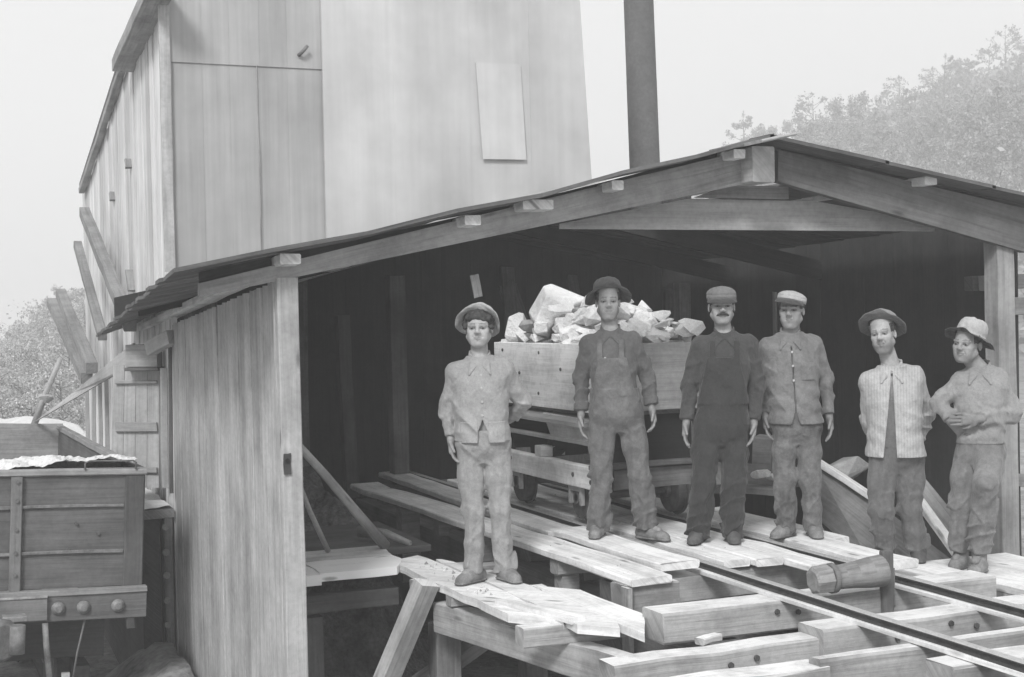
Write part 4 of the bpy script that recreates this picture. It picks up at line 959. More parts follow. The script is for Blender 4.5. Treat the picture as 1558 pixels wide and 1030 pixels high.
class Field:
    """signed distance grid; shapes are blended into it, then meshed by surface nets"""
    def __init__(s, lo, hi, h):
        s.h = h; s.lo = np.array(lo, float); n = np.ceil((np.array(hi) - s.lo) / h).astype(int) + 1
        s.ax = [s.lo[i] + h * np.arange(n[i]) for i in range(3)]
        s.v = np.full(tuple(n), .5, np.float32)
    def sub(s, lo, hi):
        sl = []
        for i in range(3):
            a = max(0, int((lo[i] - s.lo[i]) / s.h)); b = min(len(s.ax[i]), int((hi[i] - s.lo[i]) / s.h) + 2); sl.append(slice(a, max(a, b)))
        sl = tuple(sl)
        return sl, s.ax[0][sl[0]][:, None, None], s.ax[1][sl[1]][None, :, None], s.ax[2][sl[2]][None, None, :]
    def add(s, fn, lo, hi, k=.01, op='add'):
        sl, X, Y, Z = s.sub(np.array(lo) - k - .012, np.array(hi) + k + .012)
        if any(q.stop <= q.start for q in sl): return
        d = np.broadcast_to(fn(X, Y, Z), s.v[sl].shape).astype(np.float32)
        if op == 'add': s.v[sl] = smin(s.v[sl], d, k)
        elif op == 'cut': s.v[sl] = -smin(-s.v[sl], d, k)
        else: s.v[sl] = -smin(-s.v[sl], -d, k)
    def cone(s, a, b, ra, rb, k=.01, op='add', fold=None, cap0=False, cap1=False, flat=1.0, fdir=None):
        a = np.array(a, float); b = np.array(b, float); m = max(ra, rb) * 1.25
        ba = b - a; L2 = float(ba @ ba); L = math.sqrt(L2) + 1e-9; dn = ba / L
        ref = np.array([0, 1., 0]) if abs(dn[1]) < .8 else np.array([1., 0, 0])
        e1 = np.cross(dn, ref); e1 /= np.linalg.norm(e1); e2 = np.cross(dn, e1)
        if fdir is not None:
            e1 = np.array(fdir, float); e1 -= dn * (e1 @ dn); e1 /= np.linalg.norm(e1); e2 = np.cross(dn, e1)
        def fn(X, Y, Z):
            px, py, pz = X - a[0], Y - a[1], Z - a[2]
            tt = (px * ba[0] + py * ba[1] + pz * ba[2]) / L2; t = np.clip(tt, 0, 1)
            dx, dy, dz = px - ba[0] * t, py - ba[1] * t, pz - ba[2] * t
            if flat != 1.0:
                q = dx * e1[0] + dy * e1[1] + dz * e1[2]; sc = (1 / flat - 1) * q
                dx, dy, dz = dx + e1[0] * sc, dy + e1[1] * sc, dz + e1[2] * sc
            d = np.sqrt(dx * dx + dy * dy + dz * dz) - (ra + (rb - ra) * t)
            if flat != 1.0: d = d * max(flat, .6)
            if fold is not None:
                amp, freq, seed, w0, w1 = fold
                p1 = (px * e1[0] + py * e1[1] + pz * e1[2]); p2 = (px * e2[0] + py * e2[1] + pz * e2[2])
                ph = tt * L * freq * 6.283 + 30 * p1 + 2.2 * np.sin(p2 * 22 + seed + tt * L * 9) + seed * 2
                ph2 = tt * L * freq * 4.1 - 24 * p1 + 1.8 * np.sin(p2 * 26 + seed * 2.3) + seed
                msk = .45 + .55 * np.sin(p2 * 24 + seed * 3 + tt * L * 11)
                d = d - .62 * amp * (w0 + (w1 - w0) * t) * ((1 - np.abs(np.sin(ph * .5))) ** 2 * 1.5 * msk + (1 - np.abs(np.sin(ph2 * .5))) ** 2 * (1 - msk) - .3) + amp * .35 * np.sin(p1 * 85 + seed + 2 * np.sin(tt * L * 8)) * (w0 + w1) * .5
            if cap0: d = np.maximum(d, -tt * L)
            if cap1: d = np.maximum(d, (tt - 1) * L)
            return d
        s.add(fn, np.minimum(a, b) - m, np.maximum(a, b) + m, k, op)
    def ell(s, c, r, k=.01, op='add', M3=None):
        c = np.array(c, float); m = max(r) * 1.05
        def fn(X, Y, Z):
            x, y, z = X - c[0], Y - c[1], Z - c[2]
            if M3 is not None: x, y, z = [x * M3[i][0] + y * M3[i][1] + z * M3[i][2] for i in range(3)]
            q = (x / r[0]) ** 2 + (y / r[1]) ** 2 + (z / r[2]) ** 2; k0 = np.sqrt(q) + 1e-9
            k1 = np.sqrt((x / r[0] ** 2) ** 2 + (y / r[1] ** 2) ** 2 + (z / r[2] ** 2) ** 2) + 1e-9
            return k0 * (k0 - 1) / k1
        s.add(fn, c - m, c + m, k, op)
    def mesh(s, name):
        v = s.v; S = v < 0
        nx, ny, nz = v.shape
        cnt = np.zeros((nx - 1, ny - 1, nz - 1), np.int8)
        for i in (0, 1):
            for j in (0, 1):
                for k in (0, 1): cnt += S[i:nx - 1 + i, j:ny - 1 + j, k:nz - 1 + k]
        act = np.nonzero((cnt > 0) & (cnt < 8)); A = np.stack(act, 1)
        idx = np.full(cnt.shape, -1, np.int32); idx[act] = np.arange(len(A))
        acc = np.zeros((len(A), 3)); n = np.zeros(len(A))
        C = [(i, j, k) for i in (0, 1) for j in (0, 1) for k in (0, 1)]
        val = {c: v[A[:, 0] + c[0], A[:, 1] + c[1], A[:, 2] + c[2]].astype(float) for c in C}
        for c in C:
            for ax in range(3):
                if c[ax] == 0:
                    e = list(c); e[ax] = 1; e = tuple(e); va, vb = val[c], val[e]
                    m = (va < 0) != (vb < 0); t = np.where(m, va / np.where(m, va - vb, 1), 0)
                    p = np.array(c, float)[None, :].repeat(len(A), 0); p[:, ax] = t
                    acc[m] += p[m]; n[m] += 1
        P = (A + acc / n[:, None]) * s.h + s.lo
        quads = []
        for ax in range(3):
            o1, o2 = [(1, 2), (2, 0), (0, 1)][ax]
            sl0 = [slice(None)] * 3; sl1 = [slice(None)] * 3; sl0[ax] = slice(0, -1); sl1[ax] = slice(1, None)
            d = S[tuple(sl0)] != S[tuple(sl1)]
            for o in (o1, o2):
                e = [slice(None)] * 3; e[o] = 0; d[tuple(e)] = False; e[o] = -1; d[tuple(e)] = False
            E_ = np.stack(np.nonzero(d), 1); u1 = np.zeros(3, int); u1[o1] = 1; u2 = np.zeros(3, int); u2[o2] = 1
            q = np.stack([idx[tuple((E_ - u1 - u2).T)], idx[tuple((E_ - u2).T)], idx[tuple(E_.T)], idx[tuple((E_ - u1).T)]], 1)
            ins = S[tuple(E_.T)]; q[~ins] = q[~ins][:, ::-1]; quads.append(q)
        Q = np.concatenate(quads); Q = Q[(Q >= 0).all(1)]
        me = bpy.data.meshes.new(name); me.vertices.add(len(P)); me.vertices.foreach_set('co', P.ravel())
        me.loops.add(len(Q) * 4); me.loops.foreach_set('vertex_index', Q.ravel().astype(np.int32))
        me.polygons.add(len(Q)); me.polygons.foreach_set('loop_start', np.arange(len(Q), dtype=np.int32) * 4)
        me.polygons.foreach_set('use_smooth', np.ones(len(Q), bool)); me.update(calc_edges=True)
        return me, P

def set_tone(me, vals):
    t = me.attributes.new('tone', 'FLOAT', 'POINT'); t.data.foreach_set('value', np.asarray(vals, np.float32))

def wrink(X, Y, Z, seed, kx=9., kz=3.5, warp=1.5):
    a = np.sin(X * kx * 2.1 + seed + warp * np.sin(Z * kz * 2 + X * 5 + seed * 2)) * np.sin(Y * kx + Z * kz + seed * 3)
    b = np.sin(X * kx * 3.3 - Z * kz * 2.2 + 2 * np.sin(Z * kz * 1.3 + Y * 7 + seed))
    return .6 * a + .4 * (np.abs(b) * 2 - 1)

def crease(X, Y, Z, seed, n=5, f=9.0, sharp=3):
    r2 = random.Random(int(seed * 100)); out = 0
    for i in range(n):
        a = r2.uniform(-1.1, 1.1); kx, kz, ky = f * math.sin(a), f * math.cos(a) * r2.choice((-1, 1)), f * r2.uniform(-.6, .6); s1 = r2.uniform(0, 6)
        ph = kx * X + ky * Y + kz * Z + s1 + .9 * np.sin(X * r2.uniform(4, 9) + Z * r2.uniform(3, 8) + s1)
        mk = np.clip(.5 + 1.0 * np.sin(X * r2.uniform(7, 14) + s1 * 2) * np.sin(Z * r2.uniform(6, 12) + s1 * 3), 0, 1)
        out = out + (1 - np.abs(np.sin(ph))) ** sharp * mk
    return out

class Person:
    def __init__(s, base_px, D, label, group=None):
        s.D = D; s.base = at(base_px[0], base_px[1], D=D)
        u = (base_px[0] - 779) / FOC; s.yaw = -(YAW + math.atan(u))
        s.e = empty('person', s.base, label, 'person', group, s.yaw)
        c, n = math.cos(-s.yaw), math.sin(-s.yaw); s.Rm = np.array([[c, -n, 0], [n, c, 0], [0, 0, 1]])
    def J(s, px, py, dy=0.0):
        """joint: sighted in the figure's own frontal plane, dy metres behind (+) or in front (-) of it"""
        return s.Rm @ (at(px, py, D=s.D + dy) - s.base)
    def out(s, fld, name, mat, tone=None, parent=None):
        me, P = fld.mesh(name); me.materials.append(mat)
        set_tone(me, tone(P) if tone is not None else np.ones(len(P)))
        o = bpy.data.objects.new(name, me); SC.collection.objects.link(o); o.parent = parent or s.e
        return o

def rotm(yaw, pitch, roll):
    m = Matrix.Rotation(yaw, 3, 'Z') @ Matrix.Rotation(pitch, 3, 'X') @ Matrix.Rotation(roll, 3, 'Y')
    return np.array(m)

def hand(f, wr, el, side, curl=.5, palm_dir=None, spread=1.0, ln=None, roll=0.0):
    """palm, four bent fingers of unequal length and a thumb leaving the side of the palm. side: +1 thumb towards +x when hanging"""
    wr = np.array(wr); d = np.array(ln if ln is not None else wr - np.array(el)); d = d / np.linalg.norm(d)
    nrm = np.array(palm_dir if palm_dir is not None else (side * -1.0, .15, 0.)); nrm = nrm - d * (nrm @ d); nrm /= np.linalg.norm(nrm)   # back-of-palm facing
    w = np.cross(d, nrm); w /= np.linalg.norm(w)          # across the palm
    if w[1] > 0: w = -w                                   # index/thumb side to the front
    hk = 1.1; P = lambda l, a, n_=0: wr + d * l * hk + w * a * hk + nrm * n_
    f.cone(wr - d * .03, P(.015, 0), .026, .027, .012, flat=.75, fdir=nrm)
    f.cone(P(.02, .012), P(.078, .024), .020, .017, .012); f.cone(P(.02, -.012), P(.075, -.026), .019, .015, .012); f.cone(P(.03, 0), P(.08, 0), .018, .016, .014)
    cv = -nrm
    for a, L, r in ((.031, .078, .0088), (.0105, .086, .0090), (-.0105, .080, .0086), (-.030, .062, .0078)):
        p = P(.078, a * spread); ang = curl * (.35 + .15 * rnd.random()); dd = d.copy()
        for q, (fr, rr) in enumerate(((.45, 1.0), (.32, .93), (.23, .84))):
            dd = d * math.cos(ang) + cv * math.sin(ang) + w * a * .6; dd /= np.linalg.norm(dd)
            e = p + dd * L * fr * hk; f.cone(p, e, r * rr * 1.08, r * (rr - .06) * 1.08, .003); p = e; ang += curl * (.5 + .1 * rnd.random())
    t0 = P(.022, .030); t1 = t0 + d * .034 + w * .022 + cv * .012; t2 = t1 + d * .032 + w * .004 + cv * .012
    f.cone(P(.01, .012), t0, .018, .015, .01); f.cone(t0, t1, .0135, .0105, .008); f.cone(t1, t2, .0105, .0085, .004)

def head_sdf(f, c, Rh, sc, wx=1.04, lz=1.0):
    c = np.array(c); Hp = lambda x, y, z: c + Rh @ (np.array((x * wx, y, z * lz)) * sc)
    M3 = Rh.T
    E = lambda p, r, k, op='add': f.ell(Hp(*p), [q * sc for q in r], k * sc, op, M3)
    Cn = lambda p, q, ra, rb, k, op='add': f.cone(Hp(*p), Hp(*q), ra * sc, rb * sc, k * sc, op)
    E((0, .018, .045), (.074, .093, .080), .02)
    E((0, -.020, -.016), (.063, .069, .085), .03)
    E((0, -.036, -.082), (.043, .043, .034), .03)                    # jaw
    E((0, -.066, -.099), (.019, .019, .015), .018)                   # chin
    for s_ in (-1, 1):
        E((s_ * .041, -.056, -.020), (.021, .022, .018), .020)        # cheekbone
        E((s_ * .030, -.052, -.056), (.026, .028, .034), .02)         # cheek
        Cn((s_ * .053, -.005, -.055), (s_ * .022, -.052, -.098), .020, .016, .02)
        E((s_ * .031, -.096, -.001), (.021, .018, .0125), .012, 'cut')  # eye socket
        Cn((s_ * .010, -.088, .019), (s_ * .046, -.073, .020), .0085, .008, .012)   # brow
        E((s_ * .032, -.0755, -.001), (.0135, .0115, .0085), .004)     # lids over the eyeball
        E((s_ * .0115, -.096, -.029), (.0085, .011, .008), .006)      # nostril wing
        E((s_ * .074, .014, -.010), (.009, .018, .027), .006)         # ear
        E((s_ * .078, .008, -.010), (.005, .010, .018), .004, 'cut')
        Cn((s_ * .016, -.088, -.034), (s_ * .030, -.076, -.058), .0025, .002, .008, 'cut')   # fold beside the mouth
    Cn((0, -.083, .014), (0, -.106, -.020), .0075, .0105, .011)       # nose
    E((0, -.105, -.024), (.0100, .0105, .0095), .006)
    for s_ in (-1, 1):
        Cn((0, -.0815, -.0565), (s_ * .020, -.0745, -.056), .0062, .004, .008)
        Cn((0, -.0805, -.0665), (s_ * .018, -.0745, -.062), .0075, .004, .008)
        Cn((0, -.0895, -.0615), (s_ * .025, -.0790, -.0585), .0024, .002, .003, 'cut')
    return Hp, E, Cn

def torso_sections(sL, sR, hL, hR, w=1.0, depth=1.0, belly=0.0):
    sL, sR, hL, hR = map(np.array, (sL, sR, hL, hR)); S = (sL + sR) / 2; H = (hL + hR) / 2
    hs = abs(sR[0] - sL[0]) / 2; T = S[2] - H[2]
    rows = [(-.22, .05, .06), (-.10, .125, .11), (0.0, .160, .125), (.22, .150, .115), (.45, .155, .115), (.68, .165, .125), (.85, .165, .118), (.97, .150, .100), (1.06, .115, .082), (1.13, .068, .064)]
    k = hs / .155; out = []
    for t, rx, ry in rows:
        c = H + (S - H) * t; out.append((c[2], c[0], c[1] - (belly * math.sin(max(0, min(1, t / .7)) * math.pi)), rx * (.5 + .5 * k) * w, ry * depth))
    return out

def loft(f, secs, k=.02, off=0.0, zlo=None, zhi=None, op='add', disp=None, region=None, tilt=None):
    zz = np.array([q[0] for q in secs]); o = np.argsort(zz); zz = zz[o]; A = np.array(secs)[o]
    z0 = zz[0] if zlo is None else zlo; z1 = zz[-1] if zhi is None else zhi
    mx = A[:, 3].max() + abs(off); my = A[:, 4].max() + abs(off)
    lo = (A[:, 1].min() - mx, A[:, 2].min() - my, z0 - .01); hi = (A[:, 1].max() + mx, A[:, 2].max() + my, z1 + .01)
    zf = np.linspace(zz[0], zz[-1], 160)
    def sm(col):
        y = np.interp(zf, zz, A[:, col]); kk = np.hanning(17); kk /= kk.sum(); yp = np.pad(y, 8, 'edge'); return np.convolve(yp, kk, 'valid')
    cx_, cy_, rx_, ry_ = [sm(c) for c in (1, 2, 3, 4)]
    def fn(X, Y, Z):
        cx, cy, rx, ry = [np.interp(Z, zf, q) for q in (cx_, cy_, rx_, ry_)]
        rx = rx + off; ry = ry + off
        x, y = np.abs(X - cx), np.abs(Y - cy); p = 2.4
        k0 = ((x / rx) ** p + (y / ry) ** p + 1e-9) ** (1 / p)
        d = (k0 - 1) * np.minimum(rx, ry)
        if disp is not None: d = d + disp(X, Y, Z)
        zz0 = z0 if tilt is None else z0 + tilt(X, Y)
        d = np.maximum(d, np.maximum(zz0 - Z, Z - z1))
        if region is not None: d = np.maximum(d, region(X, Y, Z))
        return d
    f.add(fn, lo, hi, k, op)

def build_person(P, j, look, st):
    """P person, j joints (already local), look head/skin settings, st clothing"""
    J = {k: np.array(v) for k, v in j.items()}
    hs = st.get('hs', 1.07); Rh = rotm(R(look.get('yaw', 0)), R(look.get('pitch', 0)), R(look.get('roll', 0)))
    for q, g_ in (('L', 1), ('R', -1)): J['sh' + q] = J['sh' + q] + np.array([g_ * .010, 0, -.020])
    hc = J['head']; T = torso_sections(J['shL'], J['shR'], J['hipL'], J['hipR'], st.get('tw', 1.0), st.get('td', 1.0), st.get('belly', 0.01))
    allp = np.array(list(J.values())); lo = allp.min(0) - .22; hi = allp.max(0) + .2; lo[2] = -.03; hi[2] = hc[2] + .16
    # ---- body: one continuous surface, 4.6 mm grid
    f = Field(lo, hi, .0048)
    loft(f, T, .02, -.024)
    S = (J['shL'] + J['shR']) / 2
    nb = S + np.array([0, .012, .062]); f.cone(nb, hc + Rh @ np.array([0, .022, -.075]), .060, .052, .02)
    for q in 'LR':
        sh, el, wr = J['sh' + q], J['el' + q], J['wr' + q]
        f.cone(nb, sh, .045, .042, .03); f.cone(sh, el, .040, .028, .02); f.cone(el, wr, .028, .025, .015)
        hd = st.get('hand' + q, {})
        if hd is not None: hand(f, wr, el, 1 if q == 'L' else -1, **hd)
        hp, kn, an = J['hip' + q], J['kn' + q], J['an' + q]
        f.cone(hp, kn, .066, .044, .03); f.cone(kn, an, .044, .034, .02)
        to = J['to' + q]; ft = an + (to - an) * np.array([.55, .55, .35]); f.cone(an, ft, .03, .024, .02)
    Hp, E, Cn = head_sdf(f, hc, Rh, hs, look.get('wx', 1.04), look.get('lz', 1.0))
    if look.get('stubble_chin'): E((0, -.062, -.104), (.030, .026, .026), .015)
    def skintone(V):
        q = ((V - hc) @ Rh) / hs; x, y, z = q.T; t = np.ones(len(V)) * look.get('tone', 1.0)
        head = (z > -.13) & (z < .15) & (np.abs(x) < .1) & (np.abs(y) < .13)
        lips = head & (y < -.07) & (((x / .023) ** 2 + ((z + .061) / .010) ** 2) < 1); t[lips] *= .66
        brow = head & (y < -.06) & (np.abs(np.abs(x) - .031) < .020) & (np.abs(z - .024 - .10 * (0.02 - np.abs(np.abs(x) - .028))) < .0046 + .0016 * np.sin(x * 300)); t[brow] *= look.get('brow', .35) + .12
        sb = np.exp(-((z + .085) / .035) ** 2) * (y < .0) * head * (1 - .7 * np.exp(-(x / .018) ** 2) * (z > -.075)); t *= 1 - look.get('stubble', .18) * sb
        lid = head & (y < -.06) & (((np.abs(x) - .031) / .019) ** 2 + ((z - .001) / .0075) ** 2 < 1); t[lid] *= .45
        t[~head & (z < -.3)] *= look.get('hands', .68)
        return t
    P.out(f, 'body', M['skin'], skintone)
    # eyes
    for s_ in (-1, 1):
        mb = MB(); c = Hp(s_ * .031, -.0785, .000); n_, m_ = 14, 8; r_ = .0100 * hs
        fw = Rh @ np.array([0, -1., 0]); ux = Rh @ np.array([1., 0, 0]); uz = Rh @ np.array([0, 0, 1.])
        for a in range(m_ + 1):
            th = math.pi * a / m_
            for b in range(n_):
                ph = 6.283 * b / n_; mb.v.append(Vector(c + r_ * (fw * math.cos(th) + (ux * math.cos(ph) + uz * math.sin(ph) * .72) * math.sin(th))))
        for a in range(m_):
            for b in range(n_):
                b2 = (b + 1) % n_; mb.face((a * n_ + b, a * n_ + b2, (a + 1) * n_ + b2, (a + 1) * n_ + b), ((0, 0),) * 4, 1.0, 1 if a < 2 else 0, True)
        mb.build('eye', [M['eyewhite'], M['iris']], P.e)
    # ---- hair under the hat
    g = Field(hc - .15, hc + .17, .0055)
    hl = look.get('hair', 'short')
    def hd_(X, Y, Z):
        x, y, z = [((X - hc[0]) * Rh[0][i] + (Y - hc[1]) * Rh[1][i] + (Z - hc[2]) * Rh[2][i]) / hs for i in range(3)]
        k0 = np.sqrt((x / .083) ** 2 + ((y - .018) / .101) ** 2 + ((z - .045) / .088) ** 2); d = (k0 - 1) * .08
        d = d + .004 * np.sin(x * 160 + 2 * np.sin(z * 90)) * np.sin(y * 130 + z * 60)
        fr = look.get('fringe', .058)
        line = fr + .010 * np.sin(x * 120 + 1)
        front = np.where(y < -.045, line - z, np.where(y < .008, (-.030 - .0 * y) - z, (-.075) - z))   # forehead, sideburn, nape
        ear = .026 - np.sqrt((y - .016) ** 2 + (z + .012) ** 2)
        return np.maximum(np.maximum(np.maximum(d, front * .8), z - (look.get('hairtop', .060) - .25 * np.maximum(y, 0))), np.where(np.abs(x) > .055, ear, -1)) * hs
    g.add(hd_, hc - .14, hc + .16, .004)
    if look.get('curls'):
        for q in range(26):
            a = rnd.uniform(-1.25, 1.25); zc = rnd.uniform(.050, .082)
            g.ell(Hp(.080 * math.sin(a), -.084 * math.cos(a) + .012, zc), [.013 * hs, .012 * hs, .013 * hs], .006)
        for s_ in (-1, 1):
            for q in range(7): g.ell(Hp(s_ * rnd.uniform(.070, .082), rnd.uniform(-.045, .02), rnd.uniform(0, .06)), [.014 * hs] * 3, .006)
    P.out(g, 'hair', M[look.get('hairmat', 'hair')])
    if look.get('moustache'):
        m_ = Field(hc - .13, hc + .13, .0032)
        for s_ in (-1, 1):
            m_.cone(Hp(s_ * .003, -.099, -.045), Hp(s_ * .028, -.086, -.054), .0085 * hs, .006 * hs, .006); m_.cone(Hp(s_ * .026, -.087, -.053), Hp(s_ * .037, -.078, -.062), .006 * hs, .0032 * hs, .004)
        P.out(m_, 'moustache', M['hair'])
    if look.get('pipe'):
        m_ = MB(); a, b = Vector(Hp(.006, -.092, -.062)), Vector(Hp(.016, -.135, -.080)); m_.tube([a, b], .005, 8); m_.tube([b + Vector((0, 0, -.018)), b + Vector((0, 0, .004)), b + Vector((0, 0, .018))], [.011, .013, .012], 10); m_.build('smoking_pipe', M['hair'], P.e)
    # ---- trousers
    seed = st['seed']
    f = Field(lo, [hi[0], hi[1], S[2] + .03], .0068)
    tz_ = st.get('twaist', .22); H = (J['hipL'] + J['hipR']) / 2; Th = S[2] - H[2]
    ztop = H[2] + Th * tz_; bib = st.get('bib'); ofs = st.get('toff', .012)
    drape = lambda X, Y, Z: -.0 * X - .010 * crease(X, Y, Z, seed + .3, 4, 11)
    loft(f, T, .05, ofs - .004, zhi=ztop, disp=drape)
    tr = st.get('legr', (.098, .080, .076)); 
    for q in 'LR':
        hp, kn, an = J['hip' + q].copy(), J['kn' + q], J['an' + q]; sg = -1 if q == 'L' else 1
        hp = hp + np.array([0, 0, .02])
        low = an + (an - kn) / np.linalg.norm(an - kn) * st.get('hem_drop', .015)
        mid = (hp + kn) / 2 + np.array([sg * .004, 0, 0])
        f.cone(hp, mid, tr[0], tr[0] * .55 + tr[1] * .47, .035, fold=(.017, 4.5, seed + 1, 1.0, .5))
        f.cone(mid, kn, tr[0] * .55 + tr[1] * .47, tr[1], .03, fold=(.017, 6, seed + 3, .4, 1.1))
        c3 = kn * .45 + low * .55
        f.cone(kn, c3, tr[1], tr[1] * .45 + tr[2] * .55, .03, fold=(.022, 6.5, seed + 5 + sg, 1.0, .8))
        f.cone(c3, low, tr[1] * .45 + tr[2] * .55, tr[2], .02, fold=(.022, 9, seed + 7 + sg, .8, 1.25), cap1=True)
    # crotch crease
    cr = (J['knL'] + J['knR']) / 2; cr0 = H + np.array([0, -.02, -.095])
    if bib:
        bz = H[2] + Th * bib['top']; bw = bib['w']
        loft(f, T, .004, ofs + .003, zlo=ztop - .05, zhi=bz, disp=lambda X, Y, Z: .004 * wrink(X, Y, Z, seed + 9, 12, 8),
             region=lambda X, Y, Z: np.maximum(np.abs(X - S[0] * .6 - H[0] * .4) - (bw + (bz - Z) * .22), Y - S[1] + .02))
        if bib.get('straps', True):
            for s_ in (-1, 1):
                loft(f, T, .004, ofs + .004, zlo=bz - .05, zhi=S[2] + .06, region=lambda X, Y, Z, s_=s_: np.maximum(np.abs(X - S[0] - s_ * (bw * .78 + .25 * np.maximum(0, Z - bz) * .0)) - .019, Y - S[1] - .06))
    P.out(f, 'overalls' if bib else 'trousers', M[st['tmat']], st.get('ttone'))
    # ---- shirt or jacket
    f = Field([lo[0], lo[1], J['hipL'][2] - .3], [hi[0], hi[1], hc[2] + .02], .0066)
    hem = st.get('hem', .05); zh = H[2] + hem; fl = st.get('flare', .0)
    T2 = [list(q) for q in T]
    for q in T2:
        below = max(0, min(1, (H[2] + Th * .35 - q[0]) / (Th * .5)))
        if q[0] < H[2]: q[3], q[4] = T[2][3], T[2][4]
        if q[0] > S[2] + Th * .10: q[3], q[4] = .050, .048
        elif q[0] > S[2] + Th * .03: q[3], q[4] = q[3] * .84, q[4] * .88
        q[3] += fl * below; q[4] += fl * below * .7
    def jd(X, Y, Z):
        base = st.get('wr', .007) * wrink(X, Y, Z, seed + 20, 9, 4.5)
        base = base * .45 - st.get('wr', .007) * 1.2 * crease(X, Y, Z, seed + .5, 5, 9)
        return base + st.get('wr', .007) * .7 * np.sin((Z + .35 * (X - S[0])) * 55 + 2 * np.sin(X * 17 + seed)) * np.exp(-((Z - (H[2] + Th * .28)) / .09) ** 2)
    co = st.get('coff', .018)
    loft(f, T2, .02, co, zlo=zh, zhi=S[2] + .085, disp=jd, tilt=st.get('hemtilt'))
    sr = st.get('slr', (.066, .054, .043))
    for q in 'LR':
        sh, el, wr = J['sh' + q], J['el' + q], J['wr' + q]; dr_ = (wr - el) / np.linalg.norm(wr - el)
        sg = -1 if q == 'L' else 1
        f.cone(nb + np.array([0, .0, -.025]), sh + np.array([0, 0, .004]), .050, sr[0] * .93, .06)
        f.cone(sh, el, sr[0], sr[1], .03, fold=(.014, 6.5, seed + 30 + sg, .6, 1.2))
        ce = wr - dr_ * st.get('cuff', .02)
        f.cone(el, ce, sr[1] * 1.0, sr[2], .02, fold=(.018, 8.5, seed + 40 + sg, 1.2, .8), cap1=True)
        if st.get('rolled'): f.cone(ce - dr_ * .05, ce, sr[2] * 1.12, sr[2] * 1.16, .006, cap0=True, cap1=True)
    # neck hole and collar
    f.ell(nb + np.array([0, -.016, .085]), (.060, .074, .082), .010, 'cut')
    vz = st.get('vneck', 0)
    if vz: f.cone(nb + np.array([0, -.12, .03]), nb + np.array([0, -.15, -vz]), .045, .004, .006, 'cut')
    if st.get('open'):      # unbuttoned coat: gap down the front showing what is worn beneath
        ox, w0, w1 = st['open']
        z1 = S[2] - .02; z0 = zh - .05
        def gap(X, Y, Z):
            t = np.clip((z1 - Z) / (z1 - z0), 0, 1); cx = S[0] + (H[0] - S[0]) * t + ox * t
            return np.maximum(np.abs(X - cx) - (w0 + (w1 - w0) * t), Y - (S[1] - .035))
        f.add(gap, (lo[0], lo[1], z0), (hi[0], S[1], z1 + .05), .004, 'cut')
    if st.get('cutaway'):   # jacket fronts swing apart below the last button
        z1 = H[2] + Th * st['cutaway'][0]; z0 = zh - .06; w1 = st['cutaway'][1]
        def gap(X, Y, Z):
            t = np.clip((z1 - Z) / (z1 - z0), 0, 1.2); return np.maximum(np.abs(X - H[0]) - w1 * t ** 1.3 - .002, np.maximum(Y - (H[1] - .045), Z - z1))
        f.add(gap, (lo[0], lo[1], z0), (hi[0], H[1], z1), .006, 'cut')
    if st.get('placket'):
        px_ = st['placket']
        f.add(lambda X, Y, Z: np.maximum(np.abs(X - (H[0] + (S[0] - H[0]) * (Z - H[2]) / Th) - px_) - .0035, np.maximum(Y - (S[1] - .06), np.maximum(zh - Z, Z - S[2]))) , (lo[0], lo[1], zh), (hi[0], S[1], S[2]), .003, 'cut')
    f_j = f
    jt = st.get('jtone'); jm = M[st['jmat']]
    jk = P.out(f, st.get('jname', 'jacket'), jm, jt)
    for (x0, t0, t1, hw) in st.get('pockets', []):
        z0_, z1_ = H[2] + Th * t0, H[2] + Th * t1; pf = Field([H[0] - .25, H[1] - .25, z0_ - .03], [H[0] + .25, H[1] + .05, z1_ + .03], .0055)
        loft(pf, T2, .004, co + .006, zlo=z0_, zhi=z1_, disp=jd, region=lambda X, Y, Z: np.maximum(np.abs(X - H[0] - x0) - hw + .25 * np.maximum(0, .02 - (Z - z0_)), Y - H[1] + .04))
        P.out(pf, 'pocket', jm, None, jk)
    # collar flaps
    cf = Field(nb - .19, nb + .17, .0048)
    def front_y(x, z):
        ix = int((x - f.lo[0]) / f.h); iz = int((z - f.lo[2]) / f.h); col = f.v[ix, :, iz]; k_ = np.nonzero(col < 0)[0]
        return f.ax[1][k_[0]] if len(k_) else nb[1] - .1
    for s_ in (-1, 1):
        ring = [nb + np.array([s_ * .004, -.082, -.010]), nb + np.array([s_ * .040, -.070, .014]), nb + np.array([s_ * .062, -.028, .036]), nb + np.array([s_ * .060, .025, .050]), nb + np.array([s_ * .034, .064, .058]), nb + np.array([0, .074, .058])]
        for a, b in zip(ring, ring[1:]):
            for dz in (-.012, .0, .010): cf.cone(a + np.array([0, 0, dz]), b + np.array([0, 0, dz]), .0065, .0065, .008)
        tx, tzz = nb[0] + s_ * .066, nb[2] - .080; tip = np.array([tx, front_y(tx, tzz) - .006, tzz])
        for t in np.linspace(0, 1, 9):
            q = ring[0] * (1 - t) + (ring[1] + (ring[2] - ring[1]) * .7) * t if t > .5 else ring[0] * (1 - 2 * t) + ring[1] * (2 * t)
            m_ = (q + tip) / 2; m_[1] = min(m_[1], front_y(m_[0], m_[2]) - .006)
            cf.cone(q, m_, .0062, .0058, .006); cf.cone(m_, tip, .0058, .0045, .006)
    P.out(cf, 'collar', M[st.get('cmat', st['jmat'])], None, jk)
    # buttons
    for (t, dx) in st.get('buttons', []):
        c = H + (S - H) * t; sec = min(T2, key=lambda q: abs(q[0] - c[2])); y = sec[2] - sec[4] - co - .004
        mb = MB(); p = Vector((c[0] + dx, y, c[2])); mb.tube([p + Vector((0, .012, 0)), p + Vector((0, -.003, 0)), p + Vector((0, -.005, 0))], [.009, .009, .006], 8); mb.build('button', M['button'], jk)
